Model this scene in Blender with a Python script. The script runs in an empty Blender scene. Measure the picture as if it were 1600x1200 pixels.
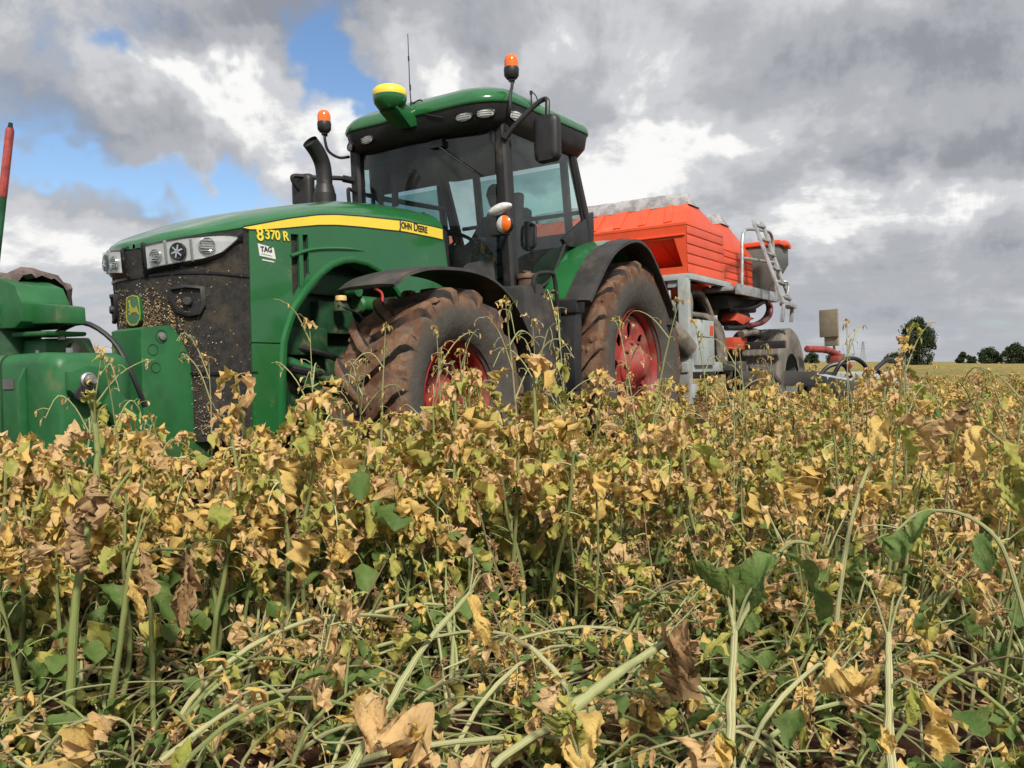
import bpy, bmesh, math, random
import numpy as np
from mathutils import Vector, Matrix
from mathutils.geometry import tessellate_polygon
R = math.radians
SC = bpy.context.scene
COL = SC.collection
rnd = random.Random(7)

# ------------------------------------------------------------------ camera
cam = bpy.data.cameras.new('camera'); camo = bpy.data.objects.new('camera', cam); COL.objects.link(camo)
camo.location = (0, 0, 1.08); camo.rotation_euler = (R(90 - 1.485), 0, 0)
cam.sensor_width = 36; cam.lens = 36 * 1350 / 1600; cam.clip_end = 6000; cam.clip_start = 0.05
SC.camera = camo
SC.view_settings.view_transform = 'Standard'; SC.view_settings.look = 'None'
SC.view_settings.exposure = .5; SC.view_settings.gamma = 1
SC.render.engine = 'CYCLES'
SC.cycles.use_denoising = True; SC.cycles.use_adaptive_sampling = True; SC.cycles.adaptive_threshold = .025
SC.cycles.max_bounces = 8; SC.cycles.diffuse_bounces = 3; SC.cycles.glossy_bounces = 3
SC.cycles.transparent_max_bounces = 12; SC.cycles.transmission_bounces = 4
SC.cycles.caustics_reflective = False; SC.cycles.caustics_refractive = False
SC.cycles.sample_clamp_indirect = 4

# ------------------------------------------------------------------ node helper
def nd(nt, typ, ins=None, **attrs):
    n = nt.nodes.new(typ)
    for k, v in attrs.items(): setattr(n, k, v)
    for k, v in (ins or {}).items():
        s = n.inputs[k]
        if isinstance(v, bpy.types.NodeSocket): nt.links.new(v, s)
        else: s.default_value = v
    return n
def mth(nt, op, a, b=None, c=None, clamp=False):
    n = nt.nodes.new('ShaderNodeMath'); n.operation = op; n.use_clamp = clamp
    for i, v in enumerate((a, b, c)):
        if v is None: continue
        if isinstance(v, bpy.types.NodeSocket): nt.links.new(v, n.inputs[i])
        else: n.inputs[i].default_value = v
    return n.outputs[0]
def sstep(nt, v, a, b, lo=0., hi=1.):
    n = nd(nt, 'ShaderNodeMapRange', {'Value': v, 'From Min': a, 'From Max': b, 'To Min': lo, 'To Max': hi}, interpolation_type='SMOOTHSTEP')
    return n.outputs[0]
def mixc(nt, f, a, b, blend='MIX'):
    n = nt.nodes.new('ShaderNodeMix'); n.data_type = 'RGBA'; n.blend_type = blend
    for i, v in ((0, f), (6, a), (7, b)):
        if isinstance(v, bpy.types.NodeSocket): nt.links.new(v, n.inputs[i])
        else: n.inputs[i].default_value = (tuple(v) + (1,))[:4] if i else v
    return n.outputs[2]
def noise(nt, vec, scale, detail=4, rough=.55, dist=0., dims='3D'):
    n = nd(nt, 'ShaderNodeTexNoise', {'Scale': scale, 'Detail': detail, 'Roughness': rough, 'Distortion': dist}, noise_dimensions=dims)
    if vec is not None: nt.links.new(vec, n.inputs['Vector'])
    return n.outputs[0]

# ------------------------------------------------------------------ sky: Nishita blue behind a broken deck of cloud
SUN_AZ, SUN_EL = R(163), R(46)       # azimuth from +Y (view direction) clockwise
w = bpy.data.worlds.new('World'); SC.world = w; w.use_nodes = True
nt = w.node_tree; nt.nodes.clear()
out = nd(nt, 'ShaderNodeOutputWorld'); bg = nd(nt, 'ShaderNodeBackground', {'Strength': 0.1})
nt.links.new(bg.outputs[0], out.inputs[0])
sky = nd(nt, 'ShaderNodeTexSky', sky_type='NISHITA', sun_disc=False, sun_elevation=SUN_EL, sun_rotation=SUN_AZ, air_density=1.0, dust_density=.6, ozone_density=2.5)
tc = nd(nt, 'ShaderNodeTexCoord'); D = tc.outputs['Generated']
sep = nd(nt, 'ShaderNodeSeparateXYZ', {0: D})
zz = mth(nt, 'ADD', mth(nt, 'MAXIMUM', sep.outputs[2], 0.0), 0.16)
px_ = mth(nt, 'DIVIDE', sep.outputs[0], zz); py_ = mth(nt, 'DIVIDE', sep.outputs[1], zz)
P2 = nd(nt, 'ShaderNodeCombineXYZ', {0: px_, 1: py_, 2: 3.7}).outputs[0]
# azimuth / elevation of the ray, ragged by two octaves of turbulence: patches of the deck are placed in these angles
az = mth(nt, 'ARCTAN2', sep.outputs[0], sep.outputs[1]); el = mth(nt, 'ARCSINE', sep.outputs[2])
def turb(scale, detail, amp):
    c = nd(nt, 'ShaderNodeTexNoise', {'Scale': scale, 'Detail': detail, 'Roughness': .66, 'Vector': D}).outputs['Color']
    return nd(nt, 'ShaderNodeVectorMath', {0: c, 1: (amp, amp * .7, 0), 2: (-.5 * amp, -.35 * amp, 0)}, operation='MULTIPLY_ADD').outputs[0]
AE = nd(nt, 'ShaderNodeVectorMath', {0: nd(nt, 'ShaderNodeCombineXYZ', {0: az, 1: el, 2: 0.}).outputs[0], 1: turb(6.5, 4, .26)}, operation='ADD').outputs[0]
def blob(px, py, rx, ry, amp, inner=.0):
    a = math.atan((px - 800) / 1350); e = math.atan((565 - py) / 1350 * math.cos(a)); fx, fy = 1350 / rx, 1350 / ry
    v = nd(nt, 'ShaderNodeVectorMath', {0: AE, 1: (fx, fy, 0), 2: (-a * fx, -e * fy, 0)}, operation='MULTIPLY_ADD').outputs[0]
    d = nd(nt, 'ShaderNodeVectorMath', {0: v}, operation='LENGTH').outputs['Value']
    return sstep(nt, d, inner, 1.15, amp, 0.0)
def addall(base, items):
    for it in items: base = mth(nt, 'ADD', base, it)
    return base
n1 = noise(nt, P2, 1.0, 7, .62, .3)                  # cloud lumps, in the plane of the deck
n3 = noise(nt, D, 5.0, 7, .64, .35)
base = mth(nt, 'ADD', mth(nt, 'MULTIPLY', n1, .46), mth(nt, 'MULTIPLY', n3, .54))
cover = addall(base, [
    blob(505, 115, 85, 85, -.25), blob(290, 292, 330, 42, -.19), blob(140, 70, 50, 40, -.14), blob(380, 305, 120, 45, -.10), blob(60, 262, 130, 26, -.13), blob(985, 305, 60, 28, -.10), blob(560, 165, 70, 36, -.12),
    blob(1250, 200, 700, 420, .22), blob(260, 160, 300, 90, .16), blob(110, 400, 200, 100, .14), blob(700, 100, 190, 80, .14)])
mask = sstep(nt, cover, .29, .50)
lum = addall(mth(nt, 'MULTIPLY_ADD', base, 1.35, -.17), [
    blob(820, 20, 560, 100, -.13), blob(390, 55, 190, 95, -.20), blob(60, 120, 130, 80, -.06), blob(1330, 120, 360, 85, -.15), blob(1560, 60, 200, 220, -.12), blob(250, 312, 170, 40, -.16), blob(200, 235, 220, 34, -.08), blob(1450, 250, 330, 50, -.13), blob(1330, 440, 460, 60, -.09), blob(1110, 325, 120, 55, -.10),
    blob(170, 120, 190, 70, .16), blob(380, 160, 220, 90, .17), blob(500, 215, 130, 60, .12), blob(700, 110, 170, 65, .17), blob(1010, 230, 190, 55, .16), blob(1330, 335, 300, 60, .15), blob(980, 300, 200, 50, .12), blob(80, 410, 280, 100, .17), blob(1090, 110, 160, 40, .05)])
ramp = nd(nt, 'ShaderNodeValToRGB', {0: lum}); cr = ramp.color_ramp; cr.interpolation = 'EASE'
cr.elements[0].position = .28; cr.elements[0].color = (2.15, 2.24, 2.48, 1)
cr.elements[1].position = .64; cr.elements[1].color = (6.9, 6.85, 6.75, 1)
e = cr.elements.new(.42); e.color = (3.15, 3.25, 3.5, 1)
e = cr.elements.new(.55); e.color = (4.45, 4.52, 4.68, 1)
haze_f = sstep(nt, sep.outputs[2], .0, .12, .55, 0.)
cl = mixc(nt, haze_f, ramp.outputs[0], (3.3, 3.42, 3.7))
blue = nd(nt, 'ShaderNodeVectorMath', {0: sky.outputs[0], 1: (.88, .95, 1.02)}, operation='MULTIPLY').outputs[0]
skyc = mixc(nt, mask, blue, cl)
nt.links.new(skyc, bg.inputs['Color'])
w.cycles.sampling_method = 'NONE'

sl = bpy.data.lights.new('sun', 'SUN'); sl.energy = 3.4; sl.angle = R(7); sl.color = (1, .94, .83)
so = bpy.data.objects.new('sun', sl); COL.objects.link(so)
sd = Vector((math.sin(SUN_AZ) * math.cos(SUN_EL), math.cos(SUN_AZ) * math.cos(SUN_EL), math.sin(SUN_EL)))
so.rotation_euler = sd.to_track_quat('Z', 'Y').to_euler()

# ------------------------------------------------------------------ materials
MATS = {}
def pmat(name, col, rough=.5, metal=0., var=.15, scale=6., col2=None, dust=None, dust_amt=0., dust_scale=3., bump=0., bump_scale=40., spec=.5, coat=0.):
    if name in MATS: return MATS[name]
    m = bpy.data.materials.new(name); m.use_nodes = True; nt = m.node_tree; b = nt.nodes['Principled BSDF']
    tc = nd(nt, 'ShaderNodeTexCoord'); O = tc.outputs['Object']
    n = noise(nt, O, scale, 5, .6)
    c2 = col2 or tuple(c * (1 - var * 1.6) for c in col)
    c1 = tuple(min(1, c * (1 + var)) for c in col) if col2 is None else col
    c = mixc(nt, sstep(nt, n, .35, .65), c1, c2)
    r = mth(nt, 'ADD', mth(nt, 'MULTIPLY', noise(nt, O, scale * 3, 4), .25), rough - .125)
    if dust:
        dn = noise(nt, O, dust_scale, 8, .65)
        f = sstep(nt, dn, .62 - dust_amt * .4, .9 - dust_amt * .4)
        c = mixc(nt, f, c, dust); r = mth(nt, 'ADD', r, mth(nt, 'MULTIPLY', f, .35), clamp=True)
    nt.links.new(c, b.inputs['Base Color']); nt.links.new(r, b.inputs['Roughness'])
    b.inputs['Metallic'].default_value = metal; b.inputs['Specular IOR Level'].default_value = spec
    b.inputs['Coat Weight'].default_value = coat; b.inputs['Coat Roughness'].default_value = .08
    if bump:
        bn = nd(nt, 'ShaderNodeBump', {'Strength': bump, 'Distance': .01, 'Height': noise(nt, O, bump_scale, 6, .6)})
        nt.links.new(bn.outputs[0], b.inputs['Normal'])
    MATS[name] = m
    return m
DUST = (.22, .16, .10)
GREEN = pmat('green_paint', (.018, .128, .036), .20, var=.05, scale=2.5, dust=DUST, dust_amt=.05, dust_scale=4.5, coat=.5)
GREEN_M = pmat('green_casting', (.018, .12, .036), .5, var=.12, scale=5, dust=DUST, dust_amt=.22, dust_scale=3, bump=.06, bump_scale=60)
GREEN_D = pmat('green_inner', (.012, .06, .022), .6, var=.2, dust=DUST, dust_amt=.25, dust_scale=5)
YELLOW = pmat('yellow_paint', (.86, .66, .06), .35, var=.03, scale=3)
BLACK = pmat('black_plastic', (.018, .018, .019), .5, var=.15, scale=8, dust=(.12, .10, .08), dust_amt=.12, dust_scale=4)
BLACK_D = pmat('dusty_black_plastic', (.036, .034, .033), .6, var=.2, scale=5, dust=(.12, .10, .08), dust_amt=.28, dust_scale=2.2)
BLACK_G = pmat('gloss_black', (.012, .012, .013), .25, var=.1)
INTER = pmat('cab_trim', (.05, .052, .05), .7, var=.15)
SEATM = pmat('seat_fabric', (.06, .065, .07), .85, var=.2, scale=25, bump=.2, bump_scale=180)
RED = pmat('red_wheel_paint', (.27, .020, .017), .5, var=.2, scale=5, dust=(.20, .10, .065), dust_amt=.44, dust_scale=4)
RED_L = pmat('worn_red_casting', (.29, .034, .029), .6, var=.2, scale=6, dust=(.26, .13, .09), dust_amt=.46, dust_scale=5)
ORANGE = pmat('orange_tank_plastic', (.74, .088, .030), .42, var=.06, scale=2.0, dust=(.45, .16, .08), dust_amt=.16, dust_scale=2.5)
ORANGE_D = pmat('orange_steel', (.55, .07, .03), .5, var=.12, dust=DUST, dust_amt=.3)
GALV = pmat('galvanised_steel', (.42, .44, .44), .5, .55, var=.18, scale=9, dust=(.30, .27, .22), dust_amt=.25)
GREYP = pmat('grey_frame_paint', (.36, .40, .40), .5, var=.08, scale=4, dust=DUST, dust_amt=.22)
GREYH = pmat('grey_hopper', (.13, .14, .125), .6, var=.12, dust=DUST, dust_amt=.2)
HOSE = pmat('dusty_hose', (.15, .13, .105), .7, var=.25, scale=7, dust=(.28, .23, .17), dust_amt=.35)
HOSE_B = pmat('black_hose', (.02, .02, .021), .45, var=.2)
RUBBER_R = pmat('worn_roller_rubber', (.13, .118, .10), .8, var=.25, scale=4, dust=(.27, .22, .165), dust_amt=.4, bump=.3, bump_scale=30)
BOARD = pmat('beige_board', (.30, .26, .19), .7, var=.12, scale=5, dust=(.22, .18, .13), dust_amt=.2)
TARP = pmat('grey_canvas', (.34, .33, .34), .85, var=.2, scale=9, dust=(.25, .2, .16), dust_amt=.25, bump=.6, bump_scale=26)
CHROME = pmat('chrome', (.75, .75, .75), .18, 1., var=.05)
STEEL = pmat('bare_steel', (.38, .37, .36), .4, .9, var=.2, dust=(.2, .13, .09), dust_amt=.2)
AMBER = pmat('amber_lens', (.85, .16, .012), .18, var=.08, coat=.5)
WHITEP = pmat('white_lens', (.62, .63, .62), .25, var=.1, scale=40)
STICK = pmat('white_sticker', (.75, .76, .74), .4, var=.04)
INK = pmat('dark_ink', (.02, .02, .025), .5, var=.05)
SACK = pmat('torn_brown_sack', (.050, .030, .026), .7, var=.3, col2=(.15, .11, .10), scale=9, bump=.4, bump_scale=30)
SKIN = pmat('skin', (.42, .24, .17), .55, var=.06)
HAIR = pmat('hair', (.05, .035, .025), .7, var=.2)
CLOTH = pmat('driver_clothes', (.05, .07, .09), .9, var=.15, scale=20)

def mat_glass(name, tint, rough=.02, refl=1.0):
    m = bpy.data.materials.new(name); m.use_nodes = True; nt = m.node_tree; nt.nodes.clear()
    o = nd(nt, 'ShaderNodeOutputMaterial'); t = nd(nt, 'ShaderNodeBsdfTransparent', {'Color': (*tint, 1)})
    g = nd(nt, 'ShaderNodeBsdfGlossy', {'Roughness': rough, 'Color': (.9, .95, .95, 1)})
    fr = nd(nt, 'ShaderNodeFresnel', {'IOR': 1.45}); f = mth(nt, 'MULTIPLY', fr.outputs[0], refl, clamp=True)
    dusty = nd(nt, 'ShaderNodeBsdfDiffuse', {'Color': (.30, .33, .30, 1)})
    tc = nd(nt, 'ShaderNodeTexCoord'); dn = sstep(nt, noise(nt, tc.outputs['Object'], 2.5, 7, .6), .35, .8, .015, .10)
    mx = nd(nt, 'ShaderNodeMixShader', {0: f, 1: t.outputs[0], 2: g.outputs[0]})
    mx2 = nd(nt, 'ShaderNodeMixShader', {0: dn, 1: mx.outputs[0], 2: dusty.outputs[0]})
    nt.links.new(mx2.outputs[0], o.inputs[0]); return m
GLASS = mat_glass('tinted_cab_glass', (.47, .66, .64), .02, 1.2)
LENS = mat_glass('clear_lens', (.97, .98, .98), .05, .5)

def mat_tyre(name, Rr, Rt):
    m = bpy.data.materials.new(name); m.use_nodes = True; nt = m.node_tree; b = nt.nodes['Principled BSDF']
    tc = nd(nt, 'ShaderNodeTexCoord'); O = tc.outputs['Object']; s = nd(nt, 'ShaderNodeSeparateXYZ', {0: O})
    r = mth(nt, 'SQRT', mth(nt, 'ADD', mth(nt, 'MULTIPLY', s.outputs[0], s.outputs[0]), mth(nt, 'MULTIPLY', s.outputs[2], s.outputs[2])))
    big = noise(nt, O, 5, 7, .65, .4); fine = noise(nt, O, 34, 6, .6)
    rr = mth(nt, 'ADD', r, mth(nt, 'MULTIPLY', mth(nt, 'SUBTRACT', big, .5), .22))
    mud = sstep(nt, rr, Rr + (Rt - Rr) * .52, Rr + (Rt - Rr) * .82)
    worn = sstep(nt, mth(nt, 'ADD', mth(nt, 'MULTIPLY', noise(nt, O, 9, 6, .6), .7), mth(nt, 'MULTIPLY', fine, .35)), .52, .66)
    mud = mth(nt, 'MULTIPLY', mud, mth(nt, 'SUBTRACT', 1., mth(nt, 'MULTIPLY', worn, .60)))
    mcol = mixc(nt, fine, (.10, .050, .030), (.27, .165, .105))
    mcol = mixc(nt, sstep(nt, noise(nt, O, 7, 5), .45, .62), mcol, (.11, .05, .028))
    rub = mixc(nt, noise(nt, O, 12, 5), (.050, .047, .043), (.11, .10, .088))
    c = mixc(nt, mud, rub, mcol)
    nt.links.new(c, b.inputs['Base Color']); b.inputs['Roughness'].default_value = .85; b.inputs['Specular IOR Level'].default_value = .25
    h = mth(nt, 'ADD', mth(nt, 'MULTIPLY', fine, .5), big)
    bn = nd(nt, 'ShaderNodeBump', {'Strength': .9, 'Distance': .012, 'Height': h}); nt.links.new(bn.outputs[0], b.inputs['Normal'])
    return m
TYRE_F = mat_tyre('muddy_front_tyre', .41, .80); TYRE_R = mat_tyre('muddy_rear_tyre', .57, 1.04)

# ------------------------------------------------------------------ mesh helpers
def tag(o, label=None, cat=None, group=None, kind=None):
    if label: o['label'] = label
    if cat: o['category'] = cat
    if group: o['group'] = group
    if kind: o['kind'] = kind
    return o
def empty(name, mw=None, parent=None, loc=None):
    o = bpy.data.objects.new(name, None); COL.objects.link(o); o.empty_display_size = .2
    if mw is not None: o.matrix_world = mw
    if loc is not None: o.location = loc
    if parent is not None: o.parent = parent
    return o
class MB:
    def __init__(s): s.v = []; s.f = []; s.m = []; s.slot = 0
    def add(s, v, f):
        k = len(s.v); s.v += [tuple(p) for p in v]; s.f += [tuple(i + k for i in q) for q in f]; s.m += [s.slot] * len(f); return s
    def box(s, c, d, rot=None):
        hx, hy, hz = d[0] / 2, d[1] / 2, d[2] / 2
        vs = [Vector((x, y, z)) for x in (-hx, hx) for y in (-hy, hy) for z in (-hz, hz)]
        if rot is not None: vs = [rot @ p for p in vs]
        vs = [p + Vector(c) for p in vs]
        return s.add(vs, [(0, 1, 3, 2), (4, 6, 7, 5), (0, 4, 5, 1), (2, 3, 7, 6), (0, 2, 6, 4), (1, 5, 7, 3)])
    def bar(s, a, b, wd, ht, up=(0, 0, 1)):
        a, b = Vector(a), Vector(b); d = (b - a); L = d.length; x = d.normalized(); u = Vector(up)
        y = u.cross(x)
        if y.length < 1e-4: y = Vector((0, 1, 0)).cross(x)
        y.normalize(); z = x.cross(y)
        return s.box((a + b) / 2, (L, wd, ht), Matrix((x, y, z)).transposed())
    def tube(s, pts, r, n=8, cap=True):
        pts = [Vector(p) for p in pts]; k = len(pts); rs = r if isinstance(r, (list, tuple)) else [r] * k
        ring = []; prev = None
        for i, p in enumerate(pts):
            t = (pts[min(i + 1, k - 1)] - pts[max(i - 1, 0)]).normalized()
            if prev is None:
                a = Vector((0, 0, 1)) if abs(t.z) < .9 else Vector((1, 0, 0)); u = t.cross(a).normalized()
            else:
                u = (prev - t * prev.dot(t)); u = u.normalized() if u.length > 1e-6 else t.orthogonal().normalized()
            prev = u; v = t.cross(u)
            ring.append([p + (u * math.cos(j * 2 * math.pi / n) + v * math.sin(j * 2 * math.pi / n)) * rs[i] for j in range(n)])
        vs = [q for g in ring for q in g]; fs = []
        for i in range(k - 1):
            for j in range(n):
                a = i * n + j; b = i * n + (j + 1) % n; fs.append((a, b, b + n, a + n))
        if cap: fs += [tuple(range(n - 1, -1, -1)), tuple((k - 1) * n + j for j in range(n))]
        return s.add(vs, fs)
    def lathe(s, prof, n=32, axis='Y', c=(0, 0, 0), a0=0., a1=2 * math.pi):
        """prof: (radius, along axis)"""
        full = abs(a1 - a0 - 2 * math.pi) < 1e-6; m = n if full else n + 1; vs = []
        for (r, y) in prof:
            for j in range(m):
                a = a0 + (a1 - a0) * j / n; x, z = r * math.cos(a), r * math.sin(a)
                q = {'Y': (x, y, z), 'Z': (x, z, y), 'X': (y, x, z)}[axis]
                vs.append((q[0] + c[0], q[1] + c[1], q[2] + c[2]))
        fs = []
        for i in range(len(prof) - 1):
            for j in range(n):
                a = i * m + j; b = i * m + (j + 1) % m; fs.append((a, b, b + m, a + m))
        return s.add(vs, fs)
    def loft(s, secs, closed=False, cap=False):
        n = len(secs[0]); vs = [p for q in secs for p in q]; fs = []
        for i in range(len(secs) - 1):
            for j in range(n if closed else n - 1):
                a = i * n + j; b = i * n + (j + 1) % n; fs.append((a, b, b + n, a + n))
        if cap: fs += [tuple(range(n - 1, -1, -1)), tuple((len(secs) - 1) * n + j for j in range(n))]
        return s.add(vs, fs)
    def panel(s, outer, holes=(), fn=None, back=None):
        """2-D outline with holes -> plate; fn(u,v,side) -> 3-D point, side 0 front, 1 back"""
        loops = [outer] + list(holes); flat = [p for l in loops for p in l]
        tris = tessellate_polygon([[Vector((p[0], p[1], 0)) for p in l] for l in loops])
        n = len(flat); vs = [fn(p[0], p[1], 0) for p in flat]; fs = [tuple(t) for t in tris]
        if back:
            vs += [fn(p[0], p[1], 1) for p in flat]; fs += [tuple(n + i for i in reversed(t)) for t in tris]
            k = 0
            for l in loops:
                for i in range(len(l)):
                    a = k + i; b = k + (i + 1) % len(l); fs.append((a, b, b + n, a + n))
                k += len(l)
        return s.add(vs, fs)
    def prism(s, poly, a, b, plane='XZ'):
        f = {'XZ': lambda u, v, t: (u, t, v), 'YZ': lambda u, v, t: (t, u, v), 'XY': lambda u, v, t: (u, v, t)}[plane]
        n = len(poly); vs = [f(u, v, a) for u, v in poly] + [f(u, v, b) for u, v in poly]
        fs = [tuple(range(n)), tuple(range(2 * n - 1, n - 1, -1))] + [(i, (i + 1) % n, (i + 1) % n + n, i + n) for i in range(n)]
        return s.add(vs, fs)
    def build(s, name, mats, parent=None, smooth=35, bev=0., seg=2, loc=None, fixn=True, mw=None):
        me = bpy.data.meshes.new(name); me.from_pydata(s.v, [], s.f)
        if not isinstance(mats, (list, tuple)): mats = [mats]
        for m in mats: me.materials.append(m)
        if len(mats) > 1: me.polygons.foreach_set('material_index', s.m)
        if bev or fixn:
            bm = bmesh.new(); bm.from_mesh(me)
            if fixn: bmesh.ops.recalc_face_normals(bm, faces=bm.faces)
            if bev:
                es = [e for e in bm.edges if len(e.link_faces) == 2 and e.calc_face_angle(0) > R(28)]
                bmesh.ops.bevel(bm, geom=es, offset=bev, segments=seg, affect='EDGES', clamp_overlap=True, profile=.6)
            bm.to_mesh(me); bm.free()
        if smooth:
            me.shade_smooth(); me.set_sharp_from_angle(angle=R(smooth))
        me.update()
        o = bpy.data.objects.new(name, me); COL.objects.link(o)
        if parent is not None: o.parent = parent
        if loc is not None: o.location = loc
        if mw is not None: o.matrix_world = mw
        return o
def copy_tree(o, parent=None):
    c = o.copy(); COL.objects.link(c); c.parent = parent
    for ch in list(o.children): copy_tree(ch, c)
    return c
def arc(cx, cz, r, a0, a1, n): return [(cx + r * math.cos(R(a0 + (a1 - a0) * i / n)), cz + r * math.sin(R(a0 + (a1 - a0) * i / n))) for i in range(n + 1)]
def rrect(w, h, r, n=4):
    pts = []
    for cx, cy, a in ((w / 2 - r, h / 2 - r, 0), (-w / 2 + r, h / 2 - r, 90), (-w / 2 + r, -h / 2 + r, 180), (w / 2 - r, -h / 2 + r, 270)):
        pts += [(cx + r * math.cos(R(a + 90 * i / n)), cy + r * math.sin(R(a + 90 * i / n))) for i in range(n + 1)]
    return pts
def interp(x, xs, ys): return float(np.interp(x, xs, ys))
def smooth_path(pts, n=4):
    """Catmull-Rom through points"""
    P = [Vector(p) for p in pts]; P = [P[0] * 2 - P[1]] + P + [P[-1] * 2 - P[-2]]; o = []
    for i in range(1, len(P) - 2):
        for k in range(n):
            t = k / n; a, b, c, d = P[i - 1], P[i], P[i + 1], P[i + 2]
            o.append(.5 * ((2 * b) + (c - a) * t + (2 * a - 5 * b + 4 * c - d) * t * t + (3 * b - a - 3 * c + d) * t ** 3))
    return o + [P[-2]]
def text(name, body, size, mat, parent, mw, ext=.002, small=False, bold=0., sx=1., shear=0.):
    cu = bpy.data.curves.new(name, 'FONT'); cu.body = body; cu.size = size; cu.extrude = ext; cu.offset = bold; cu.shear = shear
    if small:
        cu.small_caps_scale = .74
        for cf in cu.body_format: cf.use_small_caps = True
    cu.materials.append(mat)
    t = bpy.data.objects.new(name, cu); COL.objects.link(t); bpy.context.view_layer.update()
    me = bpy.data.meshes.new_from_object(t.evaluated_get(bpy.context.evaluated_depsgraph_get())); me.name = name
    if not me.materials: me.materials.append(mat)
    bpy.data.objects.remove(t)
    o = bpy.data.objects.new(name, me); COL.objects.link(o); o.parent = parent
    o.matrix_local = mw @ Matrix.Diagonal((sx, 1, 1, 1)); return o
# local frame of the tractor: +X forward, +Y its left side (the one in view), Z up
TH, TL = R(237.5), R(2.0)
FX = Vector((math.cos(TH), math.sin(TH), 0)); FY0 = Vector((-math.sin(TH), math.cos(TH), 0)); UZ = Vector((0, 0, 1))
FY = FY0 * math.cos(TL) + UZ * math.sin(TL); FZ = -FY0 * math.sin(TL) + UZ * math.cos(TL)
TO = Vector((.246, 9.47, 0)) + .8 * FY0 + 1.6 * UZ - .8 * FY - 1.6 * FZ
TM = Matrix.Translation(TO) @ Matrix((FX, FY, FZ)).transposed().to_4x4()

# ================================================================== the setting
def mat_soil():
    m = bpy.data.materials.new('red_brown_soil'); m.use_nodes = True; nt = m.node_tree; b = nt.nodes['Principled BSDF']
    tc = nd(nt, 'ShaderNodeTexCoord'); O = tc.outputs['Object']
    a = noise(nt, O, 3, 8, .65); f = noise(nt, O, 45, 8, .7); g = noise(nt, O, 160, 4, .6)
    c = mixc(nt, f, (.040, .018, .011), (.12, .058, .036)); c = mixc(nt, sstep(nt, a, .4, .7), c, (.075, .036, .023))
    c = mixc(nt, sstep(nt, g, .66, .74), c, (.13, .085, .05))
    nt.links.new(c, b.inputs['Base Color']); b.inputs['Roughness'].default_value = .95; b.inputs['Specular IOR Level'].default_value = .15
    h = mth(nt, 'ADD', mth(nt, 'MULTIPLY', f, 1.), mth(nt, 'MULTIPLY', g, .3))
    bn = nd(nt, 'ShaderNodeBump', {'Strength': 1., 'Distance': .03, 'Height': h}); nt.links.new(bn.outputs[0], b.inputs['Normal'])
    return m
SOIL = mat_soil()
def gh(x, y):
    """height of the soil"""
    return .035 * math.sin(x * 2.3 + 1.1 * math.sin(y * 1.3)) * math.cos(y * 1.9 + .7) + .02 * math.sin(5.1 * x + 2.2 * y) + .015 * math.sin(7.7 * y - 3.1 * x)
def ground():
    xs = np.concatenate([[-3000, -800, -200, -60, -25], np.linspace(-12, 12, 121), [25, 60, 200, 800, 3000]])
    ys = np.concatenate([[-3000, -400, -60, -12, -3], np.linspace(0, 22, 111), [30, 60, 200, 800, 3500]])
    r = random.Random(3); v = []; f = []
    for y in ys:
        for x in xs:
            z = gh(x, y) + r.uniform(-.018, .018) if (abs(x) <= 12 and 0 <= y <= 22) else 0.
            v.append((x, y, z))
    n = len(xs)
    for j in range(len(ys) - 1):
        for i in range(n - 1): a = j * n + i; f.append((a, a + 1, a + n + 1, a + n))
    mb = MB(); mb.add(v, f); o = mb.build('ground', SOIL, smooth=60, fixn=False); tag(o, 'bare red brown soil of the field', kind='structure')
ground()

def mat_field():
    m = bpy.data.materials.new('far_crop'); m.use_nodes = True; nt = m.node_tree; b = nt.nodes['Principled BSDF']
    tc = nd(nt, 'ShaderNodeTexCoord'); O = tc.outputs['Object']
    a = noise(nt, O, 1.3, 9, .75); g = noise(nt, O, .06, 4, .6)
    mp = nd(nt, 'ShaderNodeMapping', {'Vector': O, 'Scale': (1., .12, 1.)})
    s = noise(nt, mp.outputs[0], .5, 5, .6)
    c = mixc(nt, sstep(nt, a, .35, .65), (.13, .12, .045), (.42, .30, .11)); c = mixc(nt, sstep(nt, g, .4, .65), c, (.22, .20, .07))
    c = mixc(nt, sstep(nt, s, .45, .7, 0, .5), c, (.36, .25, .10))
    nt.links.new(c, b.inputs['Base Color']); b.inputs['Roughness'].default_value = .95; b.inputs['Specular IOR Level'].default_value = .1
    bn = nd(nt, 'ShaderNodeBump', {'Strength': 1., 'Distance': .25, 'Height': a}); nt.links.new(bn.outputs[0], b.inputs['Normal'])
    return m
def far_field():
    # the crop stand beyond the planted zone, as one rough canopy sheet
    r = random.Random(5); v = []; f = []
    ys = list(np.geomspace(27, 900, 120)); n = 160
    for j, y in enumerate(ys):
        for i in range(n):
            x = (i / (n - 1) - .5) * 2.0 * y
            v.append((x, y, .50 + r.uniform(-.10, .10) if 0 < j < 119 else .1))
    for j in range(len(ys) - 1):
        for i in range(n - 1): a = j * n + i; f.append((a, a + 1, a + n + 1, a + n))
    mb = MB(); mb.add(v, f); o = mb.build('field', mat_field(), smooth=0, fixn=False); tag(o, 'distant stand of yellowed crop reaching to the horizon', kind='structure')
far_field()

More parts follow.
